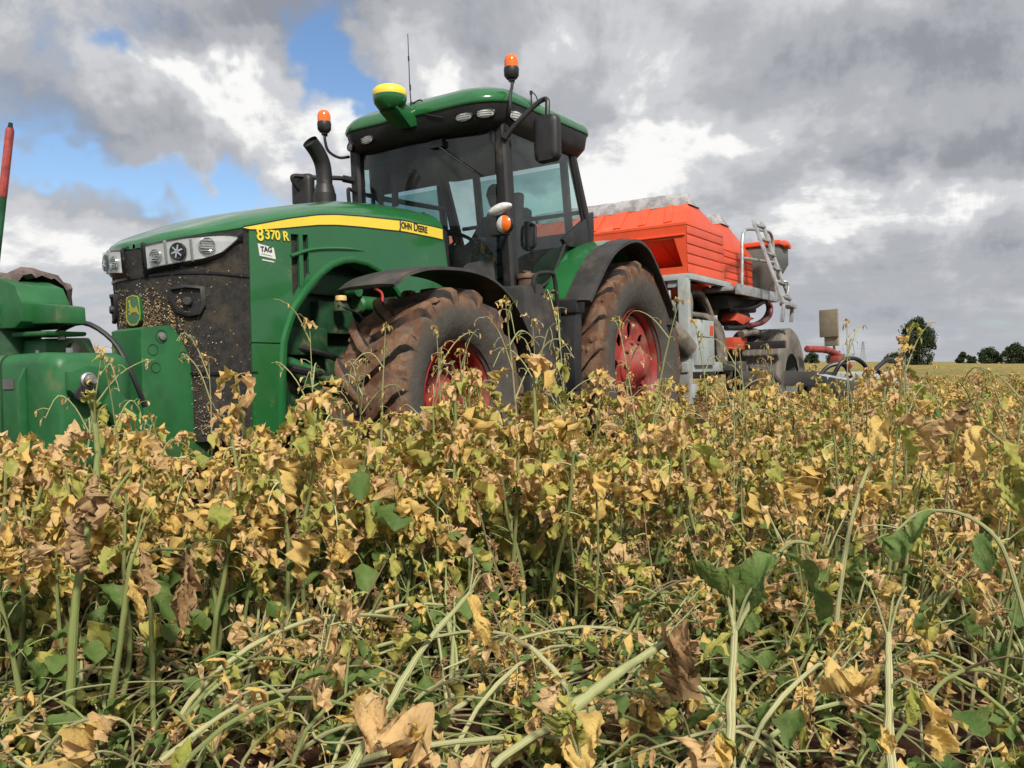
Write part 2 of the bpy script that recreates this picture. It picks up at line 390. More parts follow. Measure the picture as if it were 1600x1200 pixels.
# ------------------------------------------------------------------ far trees
BARK = pmat('bark', (.05, .04, .03), .9, var=.3, bump=.5, bump_scale=8)
def mat_far_leaf():
    m = bpy.data.materials.new('dark_tree_leaves'); m.use_nodes = True; nt = m.node_tree; b = nt.nodes['Principled BSDF']
    tc = nd(nt, 'ShaderNodeTexCoord'); n = noise(nt, tc.outputs['Object'], .9, 4, .6)
    c = mixc(nt, n, (.014, .024, .010), (.050, .070, .026))
    nt.links.new(c, b.inputs['Base Color']); b.inputs['Roughness'].default_value = .8; b.inputs['Specular IOR Level'].default_value = .2
    return m
TLEAF = mat_far_leaf()
def tree(name, px, dist, h, wd, label, group, seed, cone=.0, trunk=.12, leaf=.42, count=4200, lobes=26):
    r = random.Random(seed); x = (px - 800) / 1350 * dist
    t = empty(name, loc=(x, dist, 0)); tag(t, label, 'tree', group)
    mb = MB(); mb.tube([(0, 0, -.1), (r.uniform(-.1, .1), 0, h * .3), (r.uniform(-.2, .2), 0, h * .62), (0, 0, h * .9)], [h * .045, h * .035, h * .02, h * .006], 8)
    for k in range(9):
        a = r.uniform(0, 6.28); z0 = h * r.uniform(.2, .65); L = wd * r.uniform(.25, .42)
        p0 = Vector((0, 0, z0)); p1 = p0 + Vector((math.cos(a) * L, math.sin(a) * L, h * .10)); mb.tube([p0, (p0 + p1) / 2 + Vector((0, 0, -.1)), p1], [h * .014, h * .010, h * .004], 5)
    mb.build('trunk', BARK, t)
    # crown: leaf-sized faces clumped round many lobes of uneven size
    cl = []
    for k in range(lobes):
        zf = r.random() ** .8; z = h * (trunk + (1 - trunk) * zf * .95)
        prof = math.sin(math.pi * min(1, .14 + .86 * (1 - zf) ** .75) * .5) if cone else (max(.05, 1 - (2 * zf - .85) ** 2)) ** .5
        a = r.uniform(0, 6.28); rad = wd * .5 * prof * r.uniform(.35, .92)
        cl.append((Vector((math.cos(a) * rad, math.sin(a) * rad, z)), wd * r.uniform(.10, .19)))
    v = []; f = []
    for k in range(count):
        c, s = r.choice(cl); d = Vector((r.gauss(0, 1), r.gauss(0, 1), r.gauss(0, .75))).normalized() * s * r.random() ** .45
        p = c + d; u = Vector((r.gauss(0, 1), r.gauss(0, 1), r.gauss(0, .7))).normalized(); q = u.orthogonal().normalized(); q.rotate(Matrix.Rotation(r.uniform(0, 6), 3, u)); e2 = u.cross(q)
        L = leaf * r.uniform(.5, 1.1); n0 = len(v)
        v += [p - q * L * .5, p + e2 * L * .28, p + q * L * .5, p - e2 * L * .28]; f.append((n0, n0 + 1, n0 + 2, n0 + 3))
    m2 = MB(); m2.add(v, f); m2.build('crown', TLEAF, t, smooth=0, fixn=False)
tree('broadleaf_tree', 1431, 150, 8.6, 6.6, 'tall dark tree standing alone on the far field edge', None, 11, trunk=.03, count=10500, lobes=95, leaf=.40)
G = 'low dark trees along the horizon'
tree('field_tree', 1505, 260, 3.8, 4.0, 'smallest dark tree between the tall tree and the wide one', G, 12, trunk=.02, leaf=.6, count=2600, lobes=30)
tree('field_tree', 1519, 255, 2.8, 2.6, 'small rounded tree touching the smallest one on the horizon', G, 13, trunk=.02, leaf=.6, count=1600, lobes=24)
tree('field_tree', 1546, 230, 4.6, 6.2, 'wide low dome of dark tree near the right end of the horizon', G, 14, trunk=.01, leaf=.6, count=4600, lobes=50)
tree('field_tree', 1586, 225, 5.6, 6.4, 'dark domed tree at the right edge of the horizon', G, 15, trunk=.01, leaf=.6, count=4600, lobes=50)
tree('field_tree', 1397, 240, 3.0, 7.0, 'low bush at the foot of the tall dark tree', G, 16, trunk=.0, leaf=.6, count=2600, lobes=34)
tree('field_tree', 1307, 250, 3.6, 6.0, 'low tree on the horizon left of the pylon', G, 17, trunk=.0, leaf=.6, count=2600, lobes=34)
tree('field_tree', 1268, 250, 3.4, 5.0, 'low tree on the horizon behind the beige board', G, 18, trunk=.0, leaf=.6, count=2200, lobes=30)

def pylon():
    dist = 900.; x = (1348 - 800) / 1350 * dist; h = 22.
    t = empty('electricity_pylon', loc=(x, dist, 0)); tag(t, 'small grey lattice pylon on the horizon beside the tall tree', 'pylon')
    m = pmat('pylon_steel', (.30, .32, .35), .6, .3); mb = MB()
    for sx in (-1, 1):
        for sy in (-1, 1): mb.bar((sx * 2.2, sy * 2.2, 0), (sx * .5, sy * .5, h), .35, .35)
    for k in range(6):
        z0, z1 = h * k / 6, h * (k + 1) / 6; w0, w1 = 2.2 - 1.7 * k / 6, 2.2 - 1.7 * (k + 1) / 6
        mb.bar((-w0, -w0, z0), (w1, -w1, z1), .22, .22); mb.bar((w0, -w0, z0), (-w1, -w1, z1), .22, .22)
    mb.build('tower', m, t)
    for z in (h * .66, h * .80, h * .94):
        a = MB(); a.bar((-3.6, 0, z), (3.6, 0, z), .35, .4); a.build('cross_arm', m, t)
    c = MB(); c.tube([(-60, 0, h * .62), (0, 0, h * .66), (100, -40, h * .58), (200, -60, h * .62)], .10, 5); c.build('cable', m, t)
pylon()

# ================================================================== the tractor
TR = empty('tractor', TM)
tag(TR, 'large green tractor with black grille, yellow stripe and muddy red wheels, standing in the crop', 'tractor')
XS = [2.29, 2.8, 3.3, 3.65, 4.0, 4.35, 4.5, 4.62, 4.70, 4.76, 4.80, 4.82, 4.83]
ZC = [2.385, 2.375, 2.325, 2.25, 2.165, 2.07, 2.015, 1.965, 1.93, 1.90, 1.875, 1.855, 1.84]
ZS = [2.205, 2.20, 2.165, 2.132, 2.052, 1.955, 1.915, 1.888, 1.868, 1.85, 1.835, 1.828, 1.825]
HW = [.50, .50, .50, .50, .50, .50, .497, .487, .45, .37, .25, .12, .012]
def bonnet():
    secs = []; xs = sorted(set(list(np.linspace(2.29, 4.5, 23)) + XS[6:]))
    for x in xs:
        zc, zs, hw = interp(x, XS, ZC), interp(x, XS, ZS), interp(x, XS, HW); row = []
        for k in range(-9, 10):
            t = k / 9; y = hw * math.copysign(abs(math.sin(t * math.pi / 2)) ** .85, t); u = min(1, abs(y / hw))
            row.append((x, y, zs + (zc - zs) * (1 - u ** 3.2) ** .62))
        secs.append(row)
    mb = MB(); mb.loft(secs); n = len(mb.v)
    # folded lip under the edge so that the shell has thickness
    low = [[(p[0] - .0, p[1] * .985, p[2] - .014) for p in (row[0], row[-1])] for row in secs]
    for side in (0, 1):
        a = [(row[0] if side == 0 else row[-1]) for row in secs]; b = [l[side] for l in low]
        mb.loft([a, b])
    return mb.build('bonnet', GREEN, TR, smooth=50)
BON = bonnet()
def zs(x): return interp(x, XS, ZS)
ARCH = [(2.90, 1.60), (2.934, 1.637), (3.03, 1.715), (3.136, 1.773), (3.26, 1.805), (3.393, 1.812), (3.5, 1.795), (3.612, 1.754), (3.70, 1.70), (3.78, 1.63), (3.87, 1.545), (3.965, 1.44), (4.03, 1.30), (4.065, 1.215)]
SLOTS = [[(3.995, 1.95), (3.925, 1.955), (3.925, 1.60), (3.995, 1.52)], [(3.888, 1.957), (3.838, 1.965), (3.838, 1.70), (3.888, 1.64)]]
def side_panel(s):
    top = [(x, zs(x) - .003) for x in np.linspace(4.35, 2.29, 16)]
    outl = top + [(2.235, 1.87), (2.20, 1.60)] + ARCH + [(4.355, 1.215)]
    fn = lambda u, v, k: (u, s * (.5 - .018 * k + .0), v)
    mb = MB(); mb.panel(outl, SLOTS, fn, back=True); o = mb.build('side_panel', GREEN, TR, smooth=30)
    mb = MB(); mb.panel([(4.07, 1.207), (4.09, .80), (4.10, .62), (4.36, .62), (4.355, 1.207)], [], fn, back=True); mb.build('lower_panel', GREEN, TR, smooth=30)
    # proud lip round the wheel arch
    a = ARCH + [(4.085, 1.0), (4.10, .66)]; rows = []
    for i, p in enumerate(a):
        q0, q1 = Vector(a[max(0, i - 1)]), Vector(a[min(len(a) - 1, i + 1)]); t = (q1 - q0).normalized(); nrm = Vector((-t.y, t.x)) 
        c = Vector(p)
        rows.append([(c.x + nrm.x * d, s * y, c.y + nrm.y * d) for d, y in ((-.002, .36), (-.002, .512), (.010, .522), (.040, .519), (.050, .499))])
    mb = MB(); mb.loft(rows); mb.build('arch_lip', GREEN, o, smooth=50)
    for hole in SLOTS:
        xs_ = [p[0] for p in hole]; mb = MB(); mb.prism([(min(xs_) - .01, 1.50), (max(xs_) + .01, 1.50), (max(xs_) + .01, 1.97), (min(xs_) - .01, 1.97)], s * .455, s * .47); mb.build('vent_mesh', GRILLE, o, smooth=0)
        b = MB(); b.tube([(hole[1][0] - .001, s * .503, 1.955), (hole[1][0] - .001, s * .503, hole[2][1])], .006, 6); b.build('vent_edge', GREEN, o)
    rib = MB(); rib.tube(smooth_path([(4.0, s * .498, 1.80), (3.80, s * .498, 1.865), (3.5, s * .497, 1.905), (3.2, s * .493, 1.915)]), [.015] * 10 + [.012, .008, .004], 8); rib.build('crease', GREEN, o)
    return o
GRILLE = pmat('grille_mesh', (.030, .028, .026), .75, var=.3, scale=30, dust=(.10, .08, .055), dust_amt=.35, dust_scale=5, bump=.8, bump_scale=420)
SPL = side_panel(1); SPR = side_panel(-1)
def stripe(s):
    up, lo = [], []; zp = np.polyfit([2.3, 2.85, 3.65, 4.02, 4.40], [2.200, 2.196, 2.130, 2.046, 1.948], 3)
    for x in np.linspace(4.40, 2.30, 40):
        hgt = .084 - .012 * (x - 2.3) if x < 3.0 else float(np.interp(x, [3., 3.65, 4.02, 4.2, 4.32, 4.37, 4.40], [.076, .066, .054, .038, .022, .012, .0]))
        z = float(np.polyval(zp, x)); z = min(z, zs(x) - .002); up.append((x, s * .5035, z)); lo.append((x, s * .5045, z - hgt - .001))
    mb = MB(); mb.loft([up, lo]); b = [[(p[0], s * .499, p[2]) for p in r] for r in (up, lo)]; mb.loft([up, b[0]]); mb.loft([lo, b[1]]); mb.build('yellow_stripe', YELLOW, BON, smooth=40)
    d = MB(); d.loft([[(p[0], s * .5005, p[2] + .010) for p in up], [(p[0], s * .5012, p[2] - .010) for p in lo]]); d.build('stripe_edge', INK, BON, smooth=40)
stripe(1); stripe(-1)
def side_mw(x, z, y=.502, tilt=0.):
    return Matrix.Translation((x, y, z)) @ Matrix(((-1, 0, 0), (0, 0, 1), (0, 1, 0))).to_4x4() @ Matrix.Rotation(R(tilt), 4, 'Z')
text('lettering', 'John Deere', .096, INK, BON, side_mw(2.86, 2.140, .5062, 0), small=True, sx=.80, bold=.0012)
for nm, dx, dz, mt, y, ex in (('model_number', 0, 0, YELLOW, .5052, .002), ('number_shadow', .005, -.005, INK, .5020, .0008)):
    text(nm, '8', .118, mt, SPL, side_mw(4.292 - dx, 1.872 + dz, y, 3), ext=ex, bold=.002)
    text(nm, '370 R', .086, mt, SPL, side_mw(4.222 - dx, 1.890 + dz, y, 3), ext=ex, bold=.002, sx=1.0)
st = MB(); st.prism([(4.283, 1.853), (4.15, 1.838), (4.135, 1.765), (4.27, 1.775)], .4985, .5025); stk = st.build('sticker', STICK, SPL, smooth=0)
text('sticker_text', 'TAG', .048, INK, stk, side_mw(4.262, 1.803, .5035, 3), bold=.001, sx=1.0)
b = MB(); b.prism([(4.258, 1.790), (4.165, 1.783), (4.165, 1.780), (4.258, 1.787)], .502, .5034); b.build('sticker_line', INK, stk, smooth=0)
st = MB(); st.prism([(4.25, 1.755), (4.15, 1.75), (4.15, 1.742), (4.25, 1.747)], .4985, .5025); st.build('sticker', STICK, SPL, smooth=0)
sl_ = MB(); sl_.loft([[(2.285, -.49, 2.20), (2.285, -.3, 2.37), (2.285, .3, 2.37), (2.285, .49, 2.20), (2.225, .495, 1.6)], [(2.19, -.47, 2.19), (2.19, -.3, 2.355), (2.19, .3, 2.355), (2.19, .47, 2.19), (2.15, .475, 1.6)]]); sl_.build('rear_seal', BLACK, BON, smooth=40)

# --- grille, wrapped round the nose
PLAN = [(4.355, .498), (4.5, .494), (4.62, .484), (4.70, .447), (4.76, .367), (4.80, .248), (4.82, .12), (4.826, 0.)]
def plan_full(): return PLAN + [(x, -y) for x, y in reversed(PLAN[:-1])]
def back(z): return (1.83 - z) * .075 if z > .95 else .066
def grille():
    rows = []
    for k in range(15):
        row = []
        for (x, y) in plan_full():
            top = zs(x) - .012; z = top + (.60 - top) * k / 14; row.append((x - back(z), y * (1 - .03 * k / 14), z))
        rows.append(row)
    mb = MB(); mb.loft(rows); o = mb.build('grille', GRILLE, TR, smooth=50)
    return o
GR = grille()
def on_plan(t):
    """t: 0 = near rear edge ... 1 = nose centre ... 2 = far rear edge; returns x, y, outward normal"""
    pl = plan_full(); k = t * (len(PLAN) - 1); i = min(int(k), len(pl) - 2); f = k - i
    a, b2 = Vector(pl[i]), Vector(pl[i + 1]); p = a.lerp(b2, f); d = (b2 - a).normalized()
    return p.x, p.y, Vector((d.y, -d.x)) * -1 if False else Vector((-d.y, d.x))
def face_pt(t, z, off):
    x, y, n = on_plan(t)
    if n.x * (x - 4.3) + n.y * y < 0: n = -n
    return Vector((x - back(z) + n.x * off, y + n.y * off, z)), Vector((n.x, n.y, 0))
def headlight(near):
    # stations along the plan: t, top z, bottom z
    stn = [(.10, 1.868, 1.862), (.16, 1.868, 1.815), (.24, 1.862, 1.765), (.32, 1.852, 1.735), (.42, 1.842, 1.715), (.52, 1.834, 1.703), (.62, 1.824, 1.692), (.72, 1.815, 1.684), (.79, 1.809, 1.678), (.85, 1.804, 1.672)]
    f = (lambda t: t) if near else (lambda t: 2 - t * 1.0)
    h = MB()
    for (i0, of, grow) in ((0, -.004, 0),):
        pass
    # black housing rim
    rim = MB(); rows = []
    for (t, a, b2) in [(.05, 1.895, 1.875)] + stn + [(.90, 1.822, 1.65)]:
        rows.append([face_pt(f(t), a + .022, .006)[0], face_pt(f(t), a + .010, .020)[0], face_pt(f(t), b2 - .010, .020)[0], face_pt(f(t), b2 - .030, .006)[0]])
    rim.loft(rows); o = rim.build('headlight', BLACK_G, GR, smooth=40)
    refl = MB(); refl.loft([[face_pt(f(t), a + (b2 - a) * q, .022 - .0 * q)[0] for q in (0, .25, .5, .75, 1)] for (t, a, b2) in stn]); refl.build('reflector', REFL, o, smooth=40)
    lens = MB(); lens.loft([[face_pt(f(t), a + (b2 - a) * q, .045)[0] for q in (0, 1)] for (t, a, b2) in stn])
    lens.loft([[face_pt(f(t), a, .045)[0], face_pt(f(t), a, .02)[0]] for (t, a, b2) in stn]); lens.loft([[face_pt(f(t), b2, .045)[0], face_pt(f(t), b2, .02)[0]] for (t, a, b2) in stn])
    lens.build('lens', LENS, o, smooth=40)
    for (t, z, r_, dark) in ((.76, 1.742, .040, 0), (.58, 1.760, .050, 1), (.36, 1.795, .047, 0)):
        p, n = face_pt(f(t), z, .024); M = Matrix.Translation(p) @ n.to_track_quat('Z', 'Y').to_matrix().to_4x4()
        c = MB(); c.lathe([(0, .004), (r_ * .4, .005), (r_ * .8, .010), (r_, .016), (r_ * 1.08, .014), (r_ * 1.1, .0)], 24, 'Z'); c.v = [tuple(M @ Vector(q)) for q in c.v]; c.build('lamp', LAMPD if dark else CHROME, o, smooth=50)
        c = MB()
        if dark:
            for k in range(3):
                a = k * 1.05 + .3; d = Vector((math.cos(a), math.sin(a), 0)) * r_ * .8; c.bar(Vector((0, 0, .016)) - d, Vector((0, 0, .016)) + d, .010, .006)
        else:
            for k in range(-2, 3): c.bar((-r_ * .75, k * r_ * .34, .014), (r_ * .75, k * r_ * .34, .014), .004, .006)
        c.v = [tuple(M @ Vector(q)) for q in c.v]; c.build('lamp_insert', CHROME if dark else WHITEP, o, smooth=0)
    for t in (.48, .68):
        a, _ = face_pt(f(t), 1.70, .026); b2, _ = face_pt(f(t) , 1.832, .026); c = MB(); c.bar(a, b2, .012, .012); c.build('divider', GREYP, o, smooth=0)
    return o
REFL = pmat('headlight_reflector', (.88, .89, .88), .30, .25, var=.05, scale=12)
LAMPD = pmat('dark_projector_glass', (.03, .03, .035), .12, .2, var=.1)
headlight(True); headlight(False)
def horn_recess(s):
    t = .56 if s > 0 else 2 - .56
    pts = []
    for a, b2 in ((-.13, .075), (.0, .085), (.12, .075), (.125, .02), (.08, -.06), (.0, -.085), (-.09, -.075), (-.125, -.02)):
        pts.append((a, b2))
    rows = []
    for k, (sc, of) in enumerate(((1.16, .004), (1.12, .026), (.95, .028), (.86, .006), (.5, .003))):
        rows.append([face_pt(t + (a * sc * 1.0 if s > 0 else -a * sc), 1.465 + b2 * sc, of)[0] for a, b2 in pts])
    mb = MB(); mb.loft(rows, closed=True); n = len(pts); mb.f.append(tuple(range(len(mb.v) - n, len(mb.v)))); mb.m.append(0)
    o = mb.build('lamp_recess', BLACK, GR, smooth=40)
    p, nn = face_pt(t, 1.46, .004); M = Matrix.Translation(p) @ nn.to_track_quat('Z', 'Y').to_matrix().to_4x4()
    c = MB(); c.lathe([(0, .030), (.02, .030), (.028, .022), (.028, 0)], 16, 'Z'); c.v = [tuple(M @ Vector(q)) for q in c.v]; c.build('socket', BLACK_D, o)
horn_recess(1); horn_recess(-1)
def emblem():
    z0 = 1.435; x0 = 4.826 - back(z0); y0 = -.045
    fn = lambda u, v, k: (x0 + .022 - .018 * k, y0 + u, z0 + v)
    shield = [(-.055, .085), (0, .095), (.055, .085), (.068, .06), (.078, -.03), (.072, -.07), (.04, -.10), (0, -.105), (-.04, -.10), (-.072, -.07), (-.078, -.03), (-.068, .06)]
    mb = MB(); mb.panel(shield, [], fn, back=True); o = mb.build('emblem', GREEN, GR, smooth=0)
    ring = MB(); ring.panel([(u * .95, v * .95) for u, v in shield], [[(u * .88, v * .885) for u, v in shield]], lambda u, v, k: (x0 + .025 - .004 * k, y0 + u, z0 + v), back=True); ring.build('emblem_border', YEL_D, o, smooth=0)
    # leaping animal figure, facing the left of the picture (towards -Y), as on the badge
    deer = [(-.040, .020), (-.034, .026), (-.036, .045), (-.046, .058), (-.040, .062), (-.028, .052), (-.022, .062), (-.012, .064), (-.020, .052), (-.026, .040), (-.022, .026), (-.014, .012), (.012, .010), (.028, .012), (.036, .022), (.038, .010), (.046, -.010), (.060, -.034), (.052, -.032), (.036, -.018), (.022, -.018), (.004, -.018), (-.012, -.020), (-.026, -.034), (-.036, -.032), (-.048, -.022), (-.040, -.020), (-.030, -.022), (-.026, -.014), (-.034, -.004), (-.046, .004), (-.044, .008), (-.030, .008), (-.030, .016)]
    d = MB(); d.panel(deer, [], lambda u, v, k: (x0 + .0255 - .004 * k, y0 + u, z0 + v), back=True); d.build('emblem_figure', YEL_D, o, smooth=0)
YEL_D = pmat('dull_yellow', (.42, .36, .05), .45, var=.1)
emblem()
def chaff():
    r = random.Random(21); mb = MB(); cols = []
    mats = [pmat('pale_chaff', (.55, .44, .24), .9, var=.2), pmat('brown_chaff', (.22, .12, .05), .9, var=.3), pmat('white_husk', (.62, .58, .48), .9, var=.1)]
    colm = [(r.uniform(.60, 1.02), r.uniform(1.45, 1.62), r.uniform(1.0, 1.3), r.uniform(.6, 1.5)) for _ in range(22)] + [(1.12 + .035 * q, r.uniform(1.45, 1.58), 1.2, 1.) for q in range(6)] + [(.64 - .03 * q + r.uniform(-.01, .01), r.uniform(1.2, 1.4), .64, r.uniform(.6, 1.2)) for q in range(7)]
    for k in range(5200):
        u = r.random()
        if u < .66:                                        # hanging in streaks below the ledges
            c_ = r.choice(colm); t = c_[0] + r.gauss(0, .010 + .012 * c_[3]); z = c_[1] - (c_[1] - c_[2]) * r.random() ** c_[3]
        elif u < .86: t = r.gauss(.93, .08) if r.random() < .7 else r.gauss(1.22, .06); z = 1.32 + abs(r.gauss(0, .09))
        else: t = r.uniform(.05, 1.5); z = r.uniform(.65, 1.8)
        if z < .62 or t < .03: continue
        p, n = face_pt(min(1.9, t), z, .004); L = r.uniform(.004, .010); a = r.uniform(0, 6.28)
        e1 = Vector((-n.y, n.x, 0)); q = e1 * math.cos(a) + Vector((0, 0, 1)) * math.sin(a) + n * r.uniform(-.3, .5); q2 = n.cross(q)
        mb.slot = r.choice((0, 0, 1, 1, 1, 1, 1, 2))
        mb.add([p - q * L * .5, p + q2 * L * .25 + n * .004, p + q * L * .5 + n * .003, p - q2 * L * .25], [(0, 1, 2), (0, 2, 3)])
    o = mb.build('chaff', mats, GR, smooth=0, fixn=False); tag(o, 'seed husks stuck to the grille', kind='stuff')
chaff()
def grille_seams():
    for z in (1.635, 1.02):
        m = MB(); m.loft([[face_pt(t, z + d, .006)[0] for t in np.linspace(.02, 1.98, 40)] for d in (-.007, .007)]); m.build('grille_seam', BLACK_G, GR, smooth=50)
    for t in (.66, 1.34):
        m = MB(); m.loft([[face_pt(t + d, z, .007)[0] for z in np.linspace(.64, 1.63, 9)] for d in (-.012, .012)]); m.build('grille_frame', BLACK, GR, smooth=50)
grille_seams()

# --- chassis, axle, engine
def plain(name, mat, fnc, parent=TR, bev=0., smooth=35):
    mb = MB(); fnc(mb); return mb.build(name, mat, parent, smooth=smooth, bev=bev)
CH = plain('chassis', GREEN_D, lambda m: (m.box((2.3, 0, .92), (4.1, .5, .5)), m.box((.1, 0, 1.03), (1.0, .9, .7)), m.box((-.6, 0, .9), (.6, .6, .5))), bev=.03)
plain('front_axle', GREEN_M, lambda m: (m.tube([(3.05, -.75, .8), (3.05, .75, .8)], .12, 14), m.box((3.05, 0, .82), (.34, .9, .28)), m.tube([(3.22, -.6, .86), (3.22, .6, .86)], .035, 10)), bev=.01)
plain('rear_axle', GREEN_M, lambda m: m.tube([(0, -.8, 1.03), (0, .8, 1.03)], .16, 16))
EN = plain('engine', GREEN_D, lambda m: (m.box((3.45, 0, 1.45), (1.35, .52, .66)), m.box((3.30, .29, 1.42), (.60, .10, .24)), m.box((3.75, .30, 1.24), (.44, .12, .20)), m.box((3.55, .25, 1.66), (.8, .16, .16))), bev=.02)
plain('inner_panel', GREEN_D, lambda m: m.prism([(2.85, .7), (4.09, .7), (4.06, 1.25), (3.95, 1.5), (3.6, 1.82), (3.3, 1.86), (2.95, 1.8)], .225, .245), EN)
plain('oil_filter', GREEN_M, lambda m: (m.lathe([(0, -.11), (.062, -.11), (.07, -.09), (.07, .09), (.055, .11), (0, .11)], 18, 'X', (3.15, .40, 1.52)), m.lathe([(0, -.06), (.045, -.06), (.045, .06), (0, .06)], 14, 'Y', (3.30, .40, 1.62))), EN)
plain('filler_cap', pmat('tan_cap', (.62, .42, .16), .5), lambda m: m.lathe([(0, .018), (.038, .018), (.042, .008), (.042, -.018), (0, -.018)], 16, 'Z', (3.46, .43, 1.555)), EN)
plain('coolant_bottle', pmat('dull_translucent_bottle', (.10, .12, .07), .5), lambda m: m.box((3.46, .42, 1.50), (.07, .06, .08)), EN, bev=.012)
plain('red_cable', pmat('red_cable', (.5, .05, .04), .5), lambda m: m.tube(smooth_path([(3.06, .40, 1.66), (3.02, .44, 1.62), (3.04, .45, 1.54), (3.12, .42, 1.48)]), .011, 7), EN)
plain('wiring_hose', HOSE_B, lambda m: (m.tube(smooth_path([(3.85, .33, 1.20), (3.6, .42, 1.14), (3.35, .46, 1.02), (3.15, .40, .95)]), .022, 8), m.tube(smooth_path([(3.5, .44, 1.50), (3.3, .46, 1.44), (3.25, .44, 1.35), (3.4, .42, 1.3)]), .008, 6), m.tube(smooth_path([(3.9, .36, 1.05), (3.6, .45, .98), (3.3, .5, .85)]), .03, 8)), EN)
plain('steering_link', GREEN_M, lambda m: (m.tube([(3.95, .30, 1.12), (3.42, .52, .88)], .042, 12), m.tube([(3.55, .46, .94), (3.25, .60, .80)], .026, 10)), EN)
plain('warning_decal', YEL_D, lambda m: m.prism([(3.74, 1.00), (3.66, 1.00), (3.66, 1.05), (3.74, 1.05)], .362, .366), EN, smooth=0)

# --- wheels
def tyre_mesh(Rt, rim, wd, nl, lug_h, lug_w, seed):
    r = random.Random(seed); h = wd / 2; Rb = Rt - lug_h; mb = MB()
    prof = [(rim - .005, -h * .70), (rim + .02, -h * .78), (rim + (Rb - rim) * .30, -h * .96), (rim + (Rb - rim) * .55, -h * 1.0), (rim + (Rb - rim) * .80, -h * .985), (Rb - .045, -h * .95), (Rb - .014, -h * .84), (Rb - .004, -h * .6), (Rb, -h * .3), (Rb + .004, 0)]
    prof = prof + [(a, -b2) for a, b2 in reversed(prof[:-1])]; mb.lathe(prof, 150, 'Y')
    # mud caked unevenly on the tread
    for i, q in enumerate(mb.v):
        rad = math.hypot(q[0], q[2])
        if rad > Rb - .05:
            k = 1 + r.uniform(-.004, .020) / rad; mb.v[i] = (q[0] * k, q[1], q[2] * k)
    for k in range(nl):
        for s in (-1, 1):
            a0 = 2 * math.pi * (k + (.5 if s > 0 else 0)) / nl; rows = []; N = 11
            for q in range(N):
                t = q / (N - 1); tt_ = min(1, t / .86); y = s * h * (-.06 + 1.0 * tt_); a = a0 + .36 * tt_ ** 1.2
                e = max(0, (t - .86) / .14); drop = .075 * e; y = s * h * (.94 + .05 * e) if e else y
                rb = Rb - .03 - drop; rt = Rt - .010 * tt_ ** 4 - drop * 1.15 - r.uniform(0, .008); wb = lug_w * (1. + .45 * tt_) * (1 - .35 * e) + r.uniform(-.004, .004); sec = []
                for (fa, fr) in ((-1.2, 0), (-.95, .60), (-.80, .95), (-.4, 1.), (.4, 1.), (.80, .95), (.95, .60), (1.2, 0)):
                    rr = rb + (rt - rb) * fr; an = a + fa * wb / Rt; sec.append((rr * math.cos(an), y, rr * math.sin(an)))
                rows.append(sec)
            nf = len(mb.m); mb.loft(rows)
            for q_ in range(nf, len(mb.m)): mb.m[q_] = 1 if (q_ - nf) % 7 in (0, 1, 5, 6) else 0
            n0 = len(mb.v); mb.f += [tuple(n0 - 8 + i for i in range(8)), tuple(n0 - 8 * N + 7 - i for i in range(8))]; mb.m += [0, 0]
    # flattened clods stuck between the lugs
    for k in range(nl * 12):
        a = r.uniform(0, 6.283); y = r.uniform(-h * .85, h * .85); s = r.uniform(.02, .05); er = Vector((math.cos(a), 0, math.sin(a))); et = Vector((-math.sin(a), 0, math.cos(a))); ey = Vector((0, 1, 0)); c = er * (Rb - .004) + ey * y; vs = []
        for z_, rr in ((0., 1.), (.45, .72), (.6, .3)):
            for j in range(6): an = j * 1.047 + z_; m_ = s * rr * r.uniform(.75, 1.2); vs.append(c + er * s * z_ + et * math.cos(an) * m_ + ey * math.sin(an) * m_ * .8)
        mb.add(vs, [(i * 6 + j, i * 6 + (j + 1) % 6, i * 6 + 6 + (j + 1) % 6, i * 6 + 6 + j) for i in range(2) for j in range(6)] + [tuple(range(12, 18))])
    return mb
LUGSIDE = pmat('dark_lug_rubber', (.030, .027, .025), .8, var=.3, scale=9, dust=(.16, .085, .055), dust_amt=.42, dust_scale=7)
